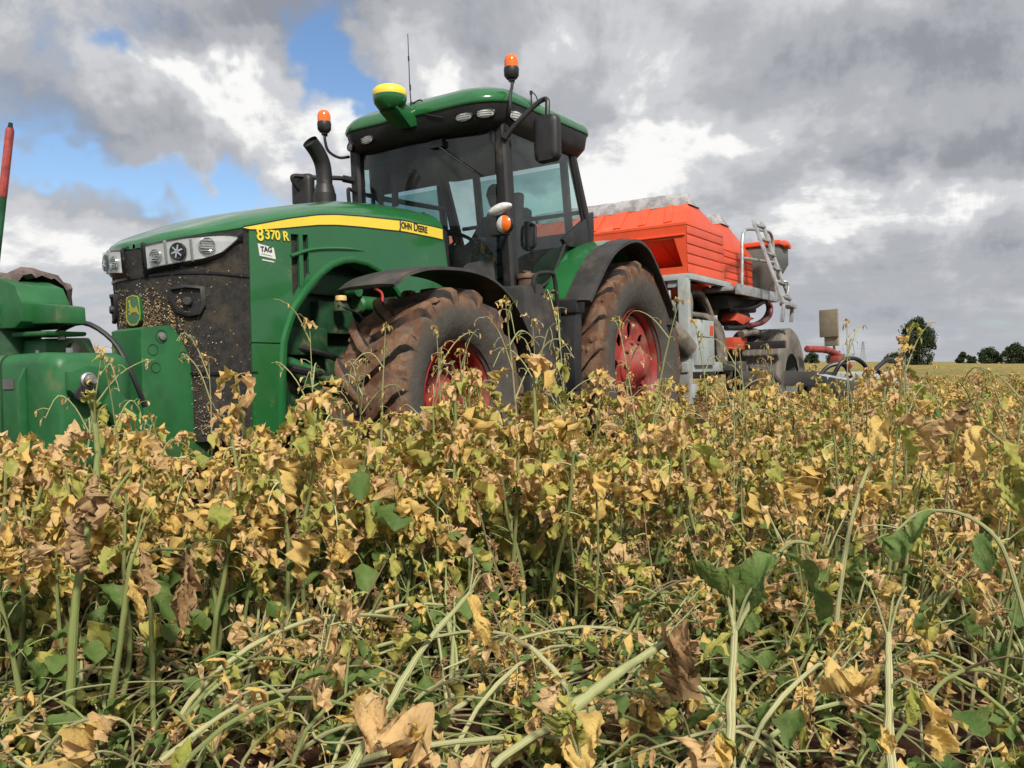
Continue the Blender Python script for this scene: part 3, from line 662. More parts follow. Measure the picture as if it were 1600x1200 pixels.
def wheel(rear, pos, s, src=None):
    if src is not None:
        c = copy_tree(src, TR); c.location = pos
        if s < 0: c.scale = (1, -1, 1)
        return c
    wh = empty('wheel', parent=TR, loc=pos)
    if rear: Rt, rim, wd, nl, lh, lw = 1.06, .565, .70, 19, .056, .040
    else: Rt, rim, wd, nl, lh, lw = .815, .415, .61, 15, .066, .042
    tyre_mesh(Rt, rim, wd, nl, lh, lw, 3).build('tyre', [TYRE_R if rear else TYRE_F, LUGSIDE], wh, smooth=28, fixn=False)
    h = wd / 2; mb = MB()
    if rear:
        mb.lathe([(rim + .012, h * .80), (rim + .016, h * .70), (rim - .01, h * .66), (rim - .03, h * .4), (rim - .05, h * .05), (rim - .05, -h * .6), (rim + .01, -h * .7)], 64)
        mb.build('rim', RED, wh, smooth=50)
        ro, ri = rim - .055, .17; circ = [(ro * math.cos(R(a)), ro * math.sin(R(a))) for a in range(0, 360, 9)]
        holes = [[(.36 * math.cos(R(a0)) + .085 * math.cos(R(b)) * math.cos(R(a0)) - .055 * math.sin(R(b)) * math.sin(R(a0)), .36 * math.sin(R(a0)) + .085 * math.cos(R(b)) * math.sin(R(a0)) + .055 * math.sin(R(b)) * math.cos(R(a0))) for b in range(0, 360, 36)] for a0 in range(0, 360, 45)]
        def fn(u, v, k):
            return (u, h * .50 - .020 * k, v)
        mb = MB(); mb.panel(circ, holes, fn, back=True); mb.build('wheel_disc', RED_L, wh, smooth=40)
        mb = MB(); mb.lathe([(0, h * 1.02), (.10, h * 1.0), (.13, h * .93), (.17, h * .80), (.22, h * .66), (.26, h * .56), (.262, h * .50)], 28)
        for a in range(0, 360, 36): mb.lathe([(0, h * .72), (.018, h * .72), (.018, h * .5)], 8, 'Y', (.235 * math.cos(R(a)), 0, .235 * math.sin(R(a))))
        mb.build('hub', RED_L, wh, smooth=40)
    else:
        mb.lathe([(rim + .012, h * .80), (rim + .018, h * .72), (rim - .005, h * .66), (rim - .03, h * .58), (rim - .045, h * .25), (rim - .06, -.02), (rim - .06, -h * .6), (rim + .01, -h * .7)], 64)
        mb.build('rim', RED, wh, smooth=50)
        mb = MB(); mb.lathe([(rim - .058, .02), (rim - .10, .0), (rim - .16, -.03), (.20, .02), (.16, .05)], 56); mb.build('wheel_disc', RED_L, wh, smooth=50)
        mb = MB(); mb.lathe([(0, h * .60), (.09, h * .58), (.12, h * .45), (.14, .06), (.19, .045)], 28)
        for a in range(0, 360, 36): mb.lathe([(0, .075), (.016, .075), (.016, .0)], 8, 'Y', (.205 * math.cos(R(a)), 0, .205 * math.sin(R(a))))
        mb.build('hub', RED_L, wh, smooth=40)
    return wh
WF = wheel(False, (3.05, .95, .80), 1); wheel(False, (3.05, -.95, .80), -1, WF)
WR = wheel(True, (0, .95, 1.03), 1); wheel(True, (0, -.95, 1.03), -1, WR)

# --- mudguards
def strip_guard(name, path, y0, y1, th, mat, lip=0., lipside=1):
    rows = []; n = len(path)
    for i, p in enumerate(path):
        q0, q1 = Vector(path[max(0, i - 1)]), Vector(path[min(n - 1, i + 1)]); t = (q1 - q0).normalized(); nr = Vector((-t.y, t.x)); c = Vector(p)
        if nr.dot(c - Vector((path[n // 2][0], 0))) < 0: nr = -nr
        f = lambda y, d: (c.x + nr.x * d, y, c.y + nr.y * d)
        rows.append([f(y0, 0), f(y0 * .75 + y1 * .25, .012), f(y0 * .25 + y1 * .75, .012), f(y1, 0), f(y1 + lipside * .004, -lip), f(y1 - lipside * .02, -lip), f(y1 - lipside * .022, -th), f(y0, -th)])
    mb = MB(); mb.loft(rows, closed=True, cap=True); return mb.build(name, mat, TR, smooth=45)
FFP = [(v.x, v.y) for v in [Vector((q[0], q[2])) for q in smooth_path([(3.86, 0, 1.56), (3.72, 0, 1.64), (3.5, 0, 1.70), (3.25, 0, 1.725), (3.0, 0, 1.73), (2.77, 0, 1.705), (2.58, 0, 1.64), (2.42, 0, 1.54), (2.26, 0, 1.38), (2.12, 0, 1.18), (2.03, 0, .96)], 3)]]
for s in (1, -1): strip_guard('front_mudguard', FFP, s * .78, s * 1.27, .014, BLACK_D, .022, s)
GP = [(v.x, v.z) for v in smooth_path([(1.30, 0, 1.58), (1.13, 0, 1.76), (.94, 0, 1.95), (.66, 0, 2.15), (.30, 0, 2.275), (0., 0, 2.27), (-.28, 0, 2.16), (-.50, 0, 1.98), (-.68, 0, 1.74)], 3)]
OP = [(v.x, v.z) for v in smooth_path([(1.33, 0, 1.60), (1.12, 0, 1.82), (.90, 0, 2.02), (.68, 0, 2.15), (.34, 0, 2.255), (.08, 0, 2.235), (-.12, 0, 2.13), (-.41, 0, 1.86), (-.67, 0, 1.56), (-.60, 0, 1.45)], 3)]
for s in (1, -1):
    strip_guard('rear_mudguard', GP, s * .76, s * 1.10, .03, GREEN, .0, s)
    strip_guard('mudguard_extension', OP, s * 1.095, s * 1.37, .016, BLACK_D, .03, s)
    plain('mud_flap', BLACK, lambda m: (m.prism([(1.30, 1.60), (1.38, 1.08), (1.35, .80), (1.25, .80), (1.22, 1.2), (1.2, 1.6)], s * .86, s * 1.22), m.prism([(1.34, 1.62), (1.34, 1.50), (1.18, 1.50), (1.18, 1.66)], s * .93, s * 1.24)), bev=.012)
plain('guard_edge_trim', BLACK, lambda m: m.tube([(p[0] + .005, .775, p[1] + .02) for p in GP[:18]], .016, 6))
plain('guard_lamp', BLACK, lambda m: m.lathe([(0, .06), (.05, .055), (.09, .03), (.10, 0)], 16, 'Z', (-.02, 1.05, 2.275)))

# --- fuel tank, steps, hand rail
FT = plain('fuel_tank', BLACK_D, lambda m: m.prism([(1.93, 1.71), (1.64, 1.755), (1.52, 1.68), (1.41, 1.565), (1.36, 1.3), (1.25, .9), (1.22, .5), (1.84, .5), (1.88, 1.0)], .55, 1.06), bev=.045)
plain('tank_cap', pmat('rusty_cap', (.16, .09, .06), .7, var=.3), lambda m: (m.lathe([(0, .085), (.035, .085), (.04, .075), (.085, .07), (.092, .055), (.092, .03), (.08, .02), (.08, -.05)], 22, 'Z', (1.66, .93, 1.77)), m.box((1.66, .93, 1.862), (.10, .02, .014))), FT)
for zz_, x0, x1 in ((1.47, 1.13, 1.42), (1.14, 1.06, 1.36), (.82, 1.0, 1.32)):
    plain('step', GREEN, lambda m: (m.box(((x0 + x1) / 2, .92, zz_), (x1 - x0, .22, .035)), m.box(((x0 + x1) / 2, 1.02, zz_ - .03), (x1 - x0, .015, .07))), bev=.006)
plain('step_frame', GREEN_M, lambda m: (m.prism([(1.43, 1.55), (1.38, 1.55), (1.24, .7), (1.30, .7)], .80, .83), m.prism([(1.13, 1.55), (1.09, 1.55), (.96, .7), (1.02, .7)], .80, .83), m.prism([(1.38, 1.5), (1.12, 1.5), (1.0, .75), (1.28, .75)], .79, .80)), bev=.004)
plain('handrail', BLACK, lambda m: m.tube(smooth_path([(1.335, 1.10, .95), (1.37, 1.10, 1.20), (1.44, 1.10, 1.62), (1.475, 1.10, 1.80), (1.53, 1.10, 1.845), (1.70, 1.08, 1.83), (1.755, 1.06, 1.79), (1.76, 1.05, 1.69), (1.70, 1.04, 1.655), (1.50, 1.06, 1.68), (1.455, 1.08, 1.70)], 4), .019, 9))

# --- cab
CAB = plain('cab_frame', BLACK, lambda m: None) if False else None
def tubes(name, mat, paths, r=.02, n=8, parent=TR):
    mb = MB()
    for p in paths: mb.tube(p, r, n)
    return mb.build(name, mat, parent)
def pillar(a, b2, wx, wy, mid=None, mat=BLACK):
    mb = MB(); pts = [a] + ([mid] if mid else []) + [b2]; secs = []
    for p in pts: secs.append([(p[0] + dx * wx / 2, p[1] + dy * wy / 2, p[2]) for dx, dy in ((1, -.6), (1, .6), (.6, 1), (-.6, 1), (-1, .6), (-1, -.6), (-.6, -1), (.6, -1))])
    mb.loft(secs, closed=True, cap=True); return mb.build('cab_pillar', mat, TR, smooth=30)
pillar((1.70, .79, 1.50), (1.80, .79, 3.16), .10, .12)
pillar((1.88, -.77, 1.50), (1.92, -.77, 3.14), .10, .12)
PB = [(.23, 2.30), (.57, 3.17)]
for s in (1, -1):
    pillar((.20, s * .79, 1.95), (.55, s * .79, 3.2), .09, .08, (.22, s * .80, 2.40))
    pillar((.10, s * .55, 1.9), (.25, s * .55, 3.2), .06, .08)
plain('pillar_cover', BLACK, lambda m: m.prism([(.47, 2.44), (.14, 2.62), (.14, 2.42), (.18, 2.20), (.30, 2.22), (.72, 2.20), (.80, 2.26)], .77, .83), bev=.01)
FL = plain('cab_floor', INTER, lambda m: (m.box((1.0, 0, 1.52), (1.7, 1.5, .10)), m.box((.22, 0, 1.95), (.14, 1.5, .92)), m.prism([(.35, 1.55), (.35, 2.30), (.60, 2.22), (.95, 1.80), (1.0, 1.55)], -.78, -.60), m.prism([(.35, 1.55), (.35, 2.26), (.55, 2.18), (.85, 1.80), (.9, 1.55)], .62, .77), m.prism([(1.3, 1.3), (1.9, 1.3), (1.9, 1.74), (1.30, 1.72)], .70, .785)), bev=.01)
plain('dashboard', INTER, lambda m: (m.prism([(1.88, 1.55), (1.88, 2.06), (1.78, 2.16), (1.60, 2.12), (1.55, 1.55)], -.30, .30), m.box((1.9, 0, 1.75), (.06, 1.50, .42))), FL, bev=.03)
def pane(name, pts, mat=GLASS):
    mb = MB(); n = len(pts); mb.add(pts, [tuple(range(n))]); return mb.build(name, mat, TR, smooth=0, fixn=False)
def glass_panel(name, poly, y, parent=TR):
    mb = MB(); mb.panel(poly, [], lambda u, v, k: (u, y, v)); return mb.build(name, GLASS, parent, smooth=0)
WS = MB(); WS.loft([[(1.90 + .07 * (1 - (y / .8) ** 2) - .02 * (z > 2.5) + (.03 - .06 * (y + .75) / 1.5), y, z) for y in np.linspace(-.75, .76, 13)] for z in (1.60, 2.0, 2.6, 3.12)])
WS = WS.build('windscreen', GLASS, TR, smooth=60, fixn=False)
DOOR = [(1.70, 3.14), (.58, 3.14), (.34, 2.46), (.74, 2.22), (1.02, 1.86), (1.28, 1.74), (1.62, 1.74)]
DR = glass_panel('door_glass', DOOR, .805)
plain('door_seal', BLACK, lambda m: m.tube([(p[0], .808, p[1]) for p in DOOR + DOOR[:1]], .018, 6), DR)
plain('door_handle', BLACK, lambda m: (m.tube(smooth_path([(1.41, .83, 2.11), (1.41, .87, 2.13), (1.41, .875, 2.22), (1.40, .87, 2.30), (1.40, .83, 2.32)]), .016, 8), m.box((1.40, .818, 2.215), (.10, .02, .26))), DR, bev=.006)
plain('inner_grab_rail', BLACK, lambda m: m.tube(smooth_path([(1.48, .74, 2.38), (1.46, .73, 2.42), (1.15, .72, 2.42), (1.12, .73, 2.38)]), .013, 7))
glass_panel('side_glass', DOOR, -.80); 
plain('far_seal', BLACK, lambda m: m.tube([(p[0], -.80, p[1]) for p in DOOR + DOOR[:1]], .022, 6))
pane('rear_glass', [(.16, -.52, 2.0), (.16, .52, 2.0), (.26, .52, 3.1), (.26, -.52, 3.1)])
tubes('rear_rail', BLACK, [[(.2, -.78, 2.62), (.2, .78, 2.62)], [(.16, -.78, 2.02), (.16, .78, 2.02)], [(1.1, -.79, 2.50), (.3, -.79, 2.55)], [(1.85, -.77, 2.74), (.5, -.79, 2.80)]], .022)
# roof: rounded box lofted in rings
def roof_ring(inset, z, bow=.06, sag=0.):
    x0, x1, hy, rr = .26 + inset, 2.08 - inset, .93 - inset, max(.08, .30 - inset * .2); pts = []
    for cx, cy, a in ((x1 - rr, hy - rr, 0), (x0 + rr * .6, hy - rr * .6, 90), (x0 + rr * .6, -hy + rr * .6, 180), (x1 - rr, -hy + rr, 270)):
        q = rr if a in (0, 270) else rr * .6
        for i in range(9):
            an = R(a + 90 * i / 8); x, y = cx + q * math.cos(an), cy + q * math.sin(an)
            f = max(0, (x - 1.2) / .85); pts.append((x + bow * f * (1 - (y / hy) ** 2), y, z - .10 * f ** 1.5 * 0 - sag * f ** 2))
    return pts
plain('roof_underside', BLACK, lambda m: m.loft([roof_ring(.17, 3.10, sag=.02), roof_ring(.09, 3.12, sag=.03), roof_ring(.035, 3.20, sag=.05), roof_ring(.015, 3.335, sag=.06), roof_ring(.03, 3.345, sag=.06)], closed=True), smooth=50)
def roof_top(m):
    m.loft([roof_ring(.008, 3.335, sag=.062), roof_ring(.0, 3.35, sag=.062), roof_ring(.012, 3.40, sag=.062), roof_ring(.05, 3.45, sag=.06), roof_ring(.13, 3.49, sag=.055), roof_ring(.28, 3.515, sag=.05), roof_ring(.5, 3.525, .04, sag=.04)], closed=True)
    n = 36; m.f.append(tuple(range(len(m.v) - n, len(m.v)))); m.m.append(0)
RF = plain('roof', GREEN, roof_top, smooth=60)
plain('headliner', INTER, lambda m: (m.loft([roof_ring(.17, 3.095, sag=.02)[i:i + 1] * 1 for i in range(0)] or [roof_ring(.17, 3.10, sag=.02), roof_ring(.85, 3.10, .0, sag=0.)], closed=True)), RF)
plain('visor', BLACK, lambda m: m.box((1.84, 0, 3.05), (.05, 1.5, .16)), RF, bev=.015)
def roof_lamp(x, y, z, az, w_=.085, h_=.038, tilt=0.):
    M = Matrix.Translation((x, y, z)) @ Matrix.Rotation(R(az), 4, 'Z') @ Matrix.Rotation(R(tilt), 4, 'Y')
    o = MB(); o.lathe([(1.12, -.02), (1.12, .008), (1.0, .014), (.96, .006)], 24, 'X'); o.v = [tuple(M @ Vector((a, b2 * w_, c * h_))) for a, b2, c in o.v]; o = o.build('roof_light', BLACK_G, RF, smooth=40)
    l = MB(); l.lathe([(0, .012), (.6, .010), (.97, .004)], 24, 'X'); l.v = [tuple(M @ Vector((a, b2 * w_, c * h_))) for a, b2, c in l.v]; l.build('light_lens', WHITEP, o, smooth=50)
    l = MB()
    for k in (-.45, 0, .45): l.bar((.012, -.75 * w_, k * h_), (.012, .75 * w_, k * h_), .004, .006)
    l.v = [tuple(M @ Vector(q)) for q in l.v]; l.build('light_bar', GREYP, o, smooth=0)
roof_lamp(2.075, .60, 3.175, 4, tilt=12); roof_lamp(2.02, .78, 3.185, 20, tilt=12); roof_lamp(1.745, .915, 3.205, 68, .07, .045, tilt=10)
roof_lamp(2.075, -.50, 3.17, -4, tilt=12); roof_lamp(2.01, -.76, 3.165, -30, tilt=12)
def beacon(p, path):
    o = MB(); o.tube(path, .014, 8); o.lathe([(.03, 0), (.03, .03)], 10, 'Z', (p[0], p[1], p[2] - .05)); o.tube([Vector(p) + Vector((-.03, 0, -.055)), Vector(p) + Vector((.03, 0, -.055))], .012, 6)
    o = o.build('beacon', BLACK, RF)
    b2 = MB(); b2.lathe([(0, -.03), (.045, -.03), (.063, -.005), (.066, .05), (.062, .065)], 24, 'Z', p); b2.build('beacon_base', BLACK, o, smooth=50)
    b2 = MB(); b2.lathe([(.061, .062), (.061, .12), (.055, .15), (.035, .172), (0, .178)], 24, 'Z', p); b2.build('beacon_dome', AMBER, o, smooth=60)
beacon((1.82, .93, 3.53), smooth_path([(1.86, .90, 3.12), (1.92, .965, 3.20), (1.90, .965, 3.34), (1.83, .94, 3.44), (1.82, .93, 3.52)]))
beacon((2.16, -.95, 3.33), smooth_path([(1.93, -.86, 3.10), (2.03, -.90, 3.08), (2.12, -.945, 3.13), (2.155, -.95, 3.22), (2.16, -.95, 3.32)]))
GP_ = plain('satellite_receiver', GREEN, lambda m: (m.lathe([(0, -.10), (.09, -.09), (.135, -.04), (.147, .0), (.147, .03)], 28, 'Z', (2.33, 0, 3.37)), m.loft([[(2.36, -.10, 3.28), (2.36, .10, 3.28), (2.36, .10, 3.37), (2.36, -.10, 3.37)], [(2.16, -.09, 3.16), (2.16, .09, 3.16), (2.14, .09, 3.33), (2.14, -.09, 3.33)], [(1.95, -.11, 3.24), (1.95, .11, 3.24), (1.95, .11, 3.42), (1.95, -.11, 3.42)]], closed=True, cap=True)), RF, bev=.008)
plain('receiver_dome', YELLOW, lambda m: m.lathe([(.147, .028), (.150, .05), (.142, .085), (.115, .108), (.06, .12), (0, .123)], 28, 'Z', (2.33, 0, 3.37)), GP_, smooth=60)
plain('aerial', INK, lambda m: (m.tube([(2.06, .02, 3.36), (2.075, .02, 3.55), (2.08, .02, 4.02)], [.006, .005, .0035], 6), m.tube([(2.068, .02, 3.52), (2.07, .02, 3.57)], .009, 6), m.tube([(2.078, .02, 3.78), (2.079, .02, 3.82)], .008, 6), m.tube([(2.06, .02, 3.34), (2.06, .02, 3.42)], .012, 6), m.tube(smooth_path([(2.06, .02, 3.40), (2.03, .10, 3.43), (2.05, .14, 3.38), (2.08, .08, 3.36), (2.10, .2, 3.27), (2.10, .40, 3.20)]), .007, 6)), RF)
plain('stub_aerial', INK, lambda m: (m.tube([(1.50, .93, 3.36), (1.50, .93, 3.46)], .008, 6), m.tube([(1.50, .93, 3.45), (1.50, .93, 3.48)], .014, 8), m.tube(smooth_path([(1.50, .93, 3.48), (1.42, .93, 3.46), (1.36, .93, 3.38)]), .005, 5)), RF)
# mirrors
def mirror(c, s, arm):
    o = MB(); o.tube(arm, .022, 9); o.tube(arm[:4], .034, 9); o = o.build('mirror', BLACK, TR)
    prof = rrect(.24, .40, .06, 5); rows = []
    for sc, x in ((.55, .060), (.85, .052), (.97, .034), (1.0, .008), (1.0, -.02), (.96, -.026)): rows.append([(c[0] + x, c[1] + u * sc, c[2] + v * (sc if sc > .9 else (sc + .1))) for u, v in prof])
    m = MB(); m.loft(rows, closed=True, cap=True); m.build('mirror_housing', BLACK, o, smooth=50)
    g = MB(); g.add([(c[0] - .0265, c[1] + u * .9, c[2] + v * .93) for u, v in prof], [tuple(range(len(prof)))]); g.build('mirror_glass', CHROME, o, smooth=0, fixn=False)
mirror((1.70, 1.20, 2.965), 1, smooth_path([(1.83, .84, 3.00), (1.80, .90, 3.08), (1.70, 1.06, 3.26), (1.66, 1.14, 3.32), (1.67, 1.19, 3.30), (1.69, 1.20, 3.20), (1.70, 1.20, 3.05)]))
mirror((2.30, -1.10, 2.70), -1, smooth_path([(1.95, -.80, 2.86), (2.08, -.86, 2.87), (2.26, -.98, 2.86), (2.40, -1.10, 2.87), (2.42, -1.12, 2.84), (2.38, -1.11, 2.78), (2.32, -1.10, 2.72)]))
tubes('grab_handle', BLACK, [smooth_path([(1.97, -.76, 2.74), (2.04, -.77, 2.76), (2.055, -.77, 2.72), (2.03, -.77, 2.5), (2.0, -.77, 2.35)])], .018)
# lamps on the near pillar
def pillar_lamps():
    o = plain('indicator', BLACK, lambda m: (m.box((2.03, .90, 2.19), (.08, .16, .11)), m.tube([(1.78, .82, 2.20), (1.98, .90, 2.20)], .02, 8), m.tube([(2.0, .90, 2.25), (2.02, .93, 2.33)], .012, 7)), bev=.012)
    c = Vector((2.07, .965, 2.22)); 
    b2 = MB(); b2.lathe([(.075, -.05), (.075, .0)], 24, 'X', c); b2.build('lamp_body', BLACK, o, smooth=50)
    for nm, a0, a1, m in (('amber_lens', -90, 90, AMBER), ('clear_lens', 90, 270, WHITEP)):
        l = MB(); l.lathe([(0, .030), (.03, .028), (.055, .018), (.072, .0)], 14, 'X', c, R(a0), R(a1)); l.build(nm, m, o, smooth=60)
    l = MB(); l.lathe([(0, .035), (.6, .030), (.95, .010), (1.0, -.03), (.6, -.055), (0, -.06)], 24, 'X'); M = Matrix.Translation((2.08, .93, 2.345)) @ Matrix.Rotation(R(14), 4, 'X'); l.v = [tuple(M @ Vector((a, b3 * .115, d * .045))) for a, b3, d in l.v]; wl = l.build('work_light', WHITEP, o, smooth=60)
pillar_lamps()
plain('wiper', INK, lambda m: (m.tube([(1.975, .22, 3.02), (1.975, .62, 2.72)], .009, 6), m.box((1.95, .22, 3.03), (.07, .14, .06))))
# exhaust
plain('exhaust_stack', BLACK, lambda m: (m.tube(smooth_path([(2.56, -.58, 2.2), (2.56, -.58, 2.50), (2.56, -.58, 2.60)], 3), .100, 18), m.tube([(2.56, -.58, 2.58), (2.56, -.58, 2.68)], [.100, .076], 18), m.tube(smooth_path([(2.56, -.58, 2.64), (2.56, -.58, 2.76), (2.58, -.58, 2.87), (2.64, -.58, 2.96), (2.72, -.58, 3.03)], 4), .070, 18, cap=False)))
plain('exhaust_bore', INK, lambda m: m.tube([(2.62, -.58, 2.93), (2.705, -.58, 3.015)], .060, 16))
# front hitch castings
def hitch(s):
    dz = 0 if s > 0 else -.28
    o = plain('hitch_casting', GREEN_M, lambda m: m.prism([(5.04, 1.285 + dz), (4.99, 1.30 + dz), (4.83, 1.315 + dz), (4.77, 1.24 + dz), (4.52, .79), (4.55, .45), (5.00, .45), (5.04, .6)], s * .06, s * .35), bev=.008)
    for x, z, r_, pin in () if s < 0 else ((4.905, 1.245, .038, 1), (4.965, 1.165, .032, 0), (4.95, 1.06, .03, 0), (4.76, 1.13, .026, 0)):
        h = MB(); h.lathe([(r_ * 1.05, .0), (r_, .003), (r_, -.05), (0, -.05)], 18, 'Y', (x, s * .351, z)); h.build('socket', INK, o)
        if pin: h = MB(); h.lathe([(0, .012), (.022, .010), (.030, -.01), (.030, -.05)], 16, 'Y', (x - .004, s * .352, z)); h.build('pin', STEEL, o)
hitch(1); hitch(-1)
plain('hitch_beam', GREEN_M, lambda m: m.box((4.8, 0, .75), (.3, .5, .30)), bev=.02)

# --- inside the cab
def seat(m):
    m.box((.78, 0, 1.98), (.50, .52, .13)); m.box((.50, 0, 2.36), (.14, .50, .66), Matrix.Rotation(R(-8), 3, 'Y')); m.box((.43, 0, 2.76), (.10, .30, .22), Matrix.Rotation(R(-8), 3, 'Y')); m.box((.75, -.34, 2.16), (.5, .12, .10)); m.box((.75, .32, 2.16), (.36, .09, .07))
SE = plain('seat', SEATM, seat, bev=.04)
plain('seat_base', INTER, lambda m: m.box((.78, 0, 1.75), (.36, .36, .36)), SE, bev=.02)
SW = plain('steering_wheel', BLACK, lambda m: (m.tube([(1.62, 0, 1.75), (1.38, 0, 2.22)], .035, 10), [m.tube([(1.38, 0, 2.22), Vector((1.38, 0, 2.22)) + Matrix.Rotation(R(-28), 3, 'Y') @ Vector((.19 * math.cos(a), .19 * math.sin(a), 0))], .012, 6) for a in (.5, 2.6, 4.7)], m.tube([Vector((1.38, 0, 2.22)) + Matrix.Rotation(R(-28), 3, 'Y') @ Vector((.20 * math.cos(a * .2618), .20 * math.sin(a * .2618), 0)) for a in range(25)], .017, 8)))
MON = plain('monitor', INTER, lambda m: (m.box((1.35, -.48, 2.42), (.05, .26, .20), Matrix.Rotation(R(20), 3, 'Z')), m.tube([(1.2, -.42, 2.1), (1.33, -.47, 2.36)], .018, 8), m.box((1.62, -.30, 2.34), (.10, .16, .22))), bev=.012)
plain('arm_console', INTER, lambda m: m.box((.95, -.40, 2.10), (.6, .18, .22)), SE, bev=.03)
plain('interior_mirror', INTER, lambda m: (m.box((1.70, -.50, 2.78), (.03, .07, .34)), m.box((1.65, .1, 3.0), (.04, .30, .1))), bev=.012)
tubes('monitor_bracket', INTER, [smooth_path([(1.75, -.70, 2.72), (1.70, -.66, 2.62), (1.66, -.70, 2.52), (1.70, -.66, 2.44)]), smooth_path([(1.72, -.62, 2.82), (1.66, -.70, 2.66), (1.74, -.60, 2.56)]), [(1.80, -.6, 2.60), (1.60, -.74, 2.58)]], .016)

# --- driver, seated, dim behind the tinted glass
def driver():
    vs = [(0.66, 0, 2.10), (.63, 0, 2.30), (.64, 0, 2.48), (.66, 0, 2.62), (.69, 0, 2.68),
          (.65, .17, 2.55), (.72, .25, 2.32), (.98, .20, 2.22), (1.20, .16, 2.28),
          (.65, -.17, 2.55), (.74, -.27, 2.33), (.98, -.26, 2.22), (1.16, -.24, 2.23),
          (.78, .10, 2.10), (1.12, .13, 2.14), (1.18, .13, 1.80), (1.20, .13, 1.63), (1.34, .14, 1.61),
          (.78, -.10, 2.10), (1.12, -.13, 2.14), (1.18, -.13, 1.80), (1.20, -.13, 1.63), (1.34, -.14, 1.61)]
    es = [(0, 1), (1, 2), (2, 3), (3, 4), (2, 5), (5, 6), (6, 7), (7, 8), (2, 9), (9, 10), (10, 11), (11, 12), (0, 13), (13, 14), (14, 15), (15, 16), (16, 17), (0, 18), (18, 19), (19, 20), (20, 21), (21, 22)]
    rs = [.145, .14, .15, .065, .055, .075, .055, .045, .032, .075, .055, .045, .032, .10, .075, .058, .045, .04, .10, .075, .058, .045, .04]
    me = bpy.data.meshes.new('person'); me.from_pydata(vs, es, []); me.materials.append(CLOTH)
    o = bpy.data.objects.new('person', me); COL.objects.link(o); o.matrix_world = TM
    md = o.modifiers.new('skin', 'SKIN'); sv = me.skin_vertices[0].data
    for i, r_ in enumerate(rs): sv[i].radius = (r_, r_); sv[i].use_root = (i == 0)
    md.use_smooth_shade = True; o.modifiers.new('sub', 'SUBSURF').render_levels = 2
    tag(o, 'seated driver in dark clothes, dim behind the tinted cab glass', 'person')
    h = MB(); c = Vector((.72, 0, 2.79)); rows = []
    for k in range(13):
        a = math.pi * k / 12; z = -math.cos(a) * .125; row = []
        for j in range(20):
            b2 = 2 * math.pi * j / 20; rx = .098 * math.sin(a) ** .8 if 0 < k < 12 else .002; ry = .078 * math.sin(a) ** .8 if 0 < k < 12 else .002
            if z < -.03: rx *= .92; ry *= .86
            x, y = rx * math.cos(b2), ry * math.sin(b2)
            if abs(y) < .022 and x > 0 and -.05 < z < .02: x += .018 * (1 - abs(z + .02) / .04 * .5)
            if x > 0 and .0 < z < .035 and .02 < abs(y) < .055: x -= .008
            row.append(c + Vector((x, y, z)))
        rows.append(row)
    h.loft(rows, closed=True); h.build('head', SKIN, o, smooth=60)
    for s in (1, -1):
        e_ = MB(); e_.lathe([(0, .012), (.018, .010), (.024, 0)], 10, 'Y', (.715, s * .078, 2.79)); e_.build('ear', SKIN, o)
        hd = MB(); b0 = Vector((1.20, .16, 2.28)) if s > 0 else Vector((1.16, -.24, 2.23))
        hd.box(b0 + Vector((.05, 0, 0)), (.09, .08, .03))
        for q, L in zip((-.032, -.011, .011, .032), (.05, .062, .058, .045)): hd.tube([b0 + Vector((.09, q, .0)), b0 + Vector((.09 + L * .6, q, .004)), b0 + Vector((.09 + L * .8, q, -.022))], .0095, 6)
        hd.tube([b0 + Vector((.03, -s * .035, 0)), b0 + Vector((.06, -s * .065, -.008)), b0 + Vector((.085, -s * .07, -.02))], .011, 6)
        hd.build('hand', SKIN, o, bev=.006)
    hr = MB(); rows = []
    for k in range(7):
        a = math.pi * (.46 + .54 * k / 6); z = -math.cos(a) * .134; row = []
        for j in range(20):
            b2 = 2 * math.pi * j / 20; q = math.sin(a) ** .8 if k < 6 else .02; row.append(c + Vector((.105 * q * math.cos(b2) - .006, .085 * q * math.sin(b2), z + (.02 if math.cos(b2) > .3 and k == 0 else 0) + (.018 * max(0, math.cos(b2)) if k == 1 else 0))))
        rows.append(row)
    hr.loft(rows, closed=True); hr.build('hair', HAIR, o, smooth=60)
driver()

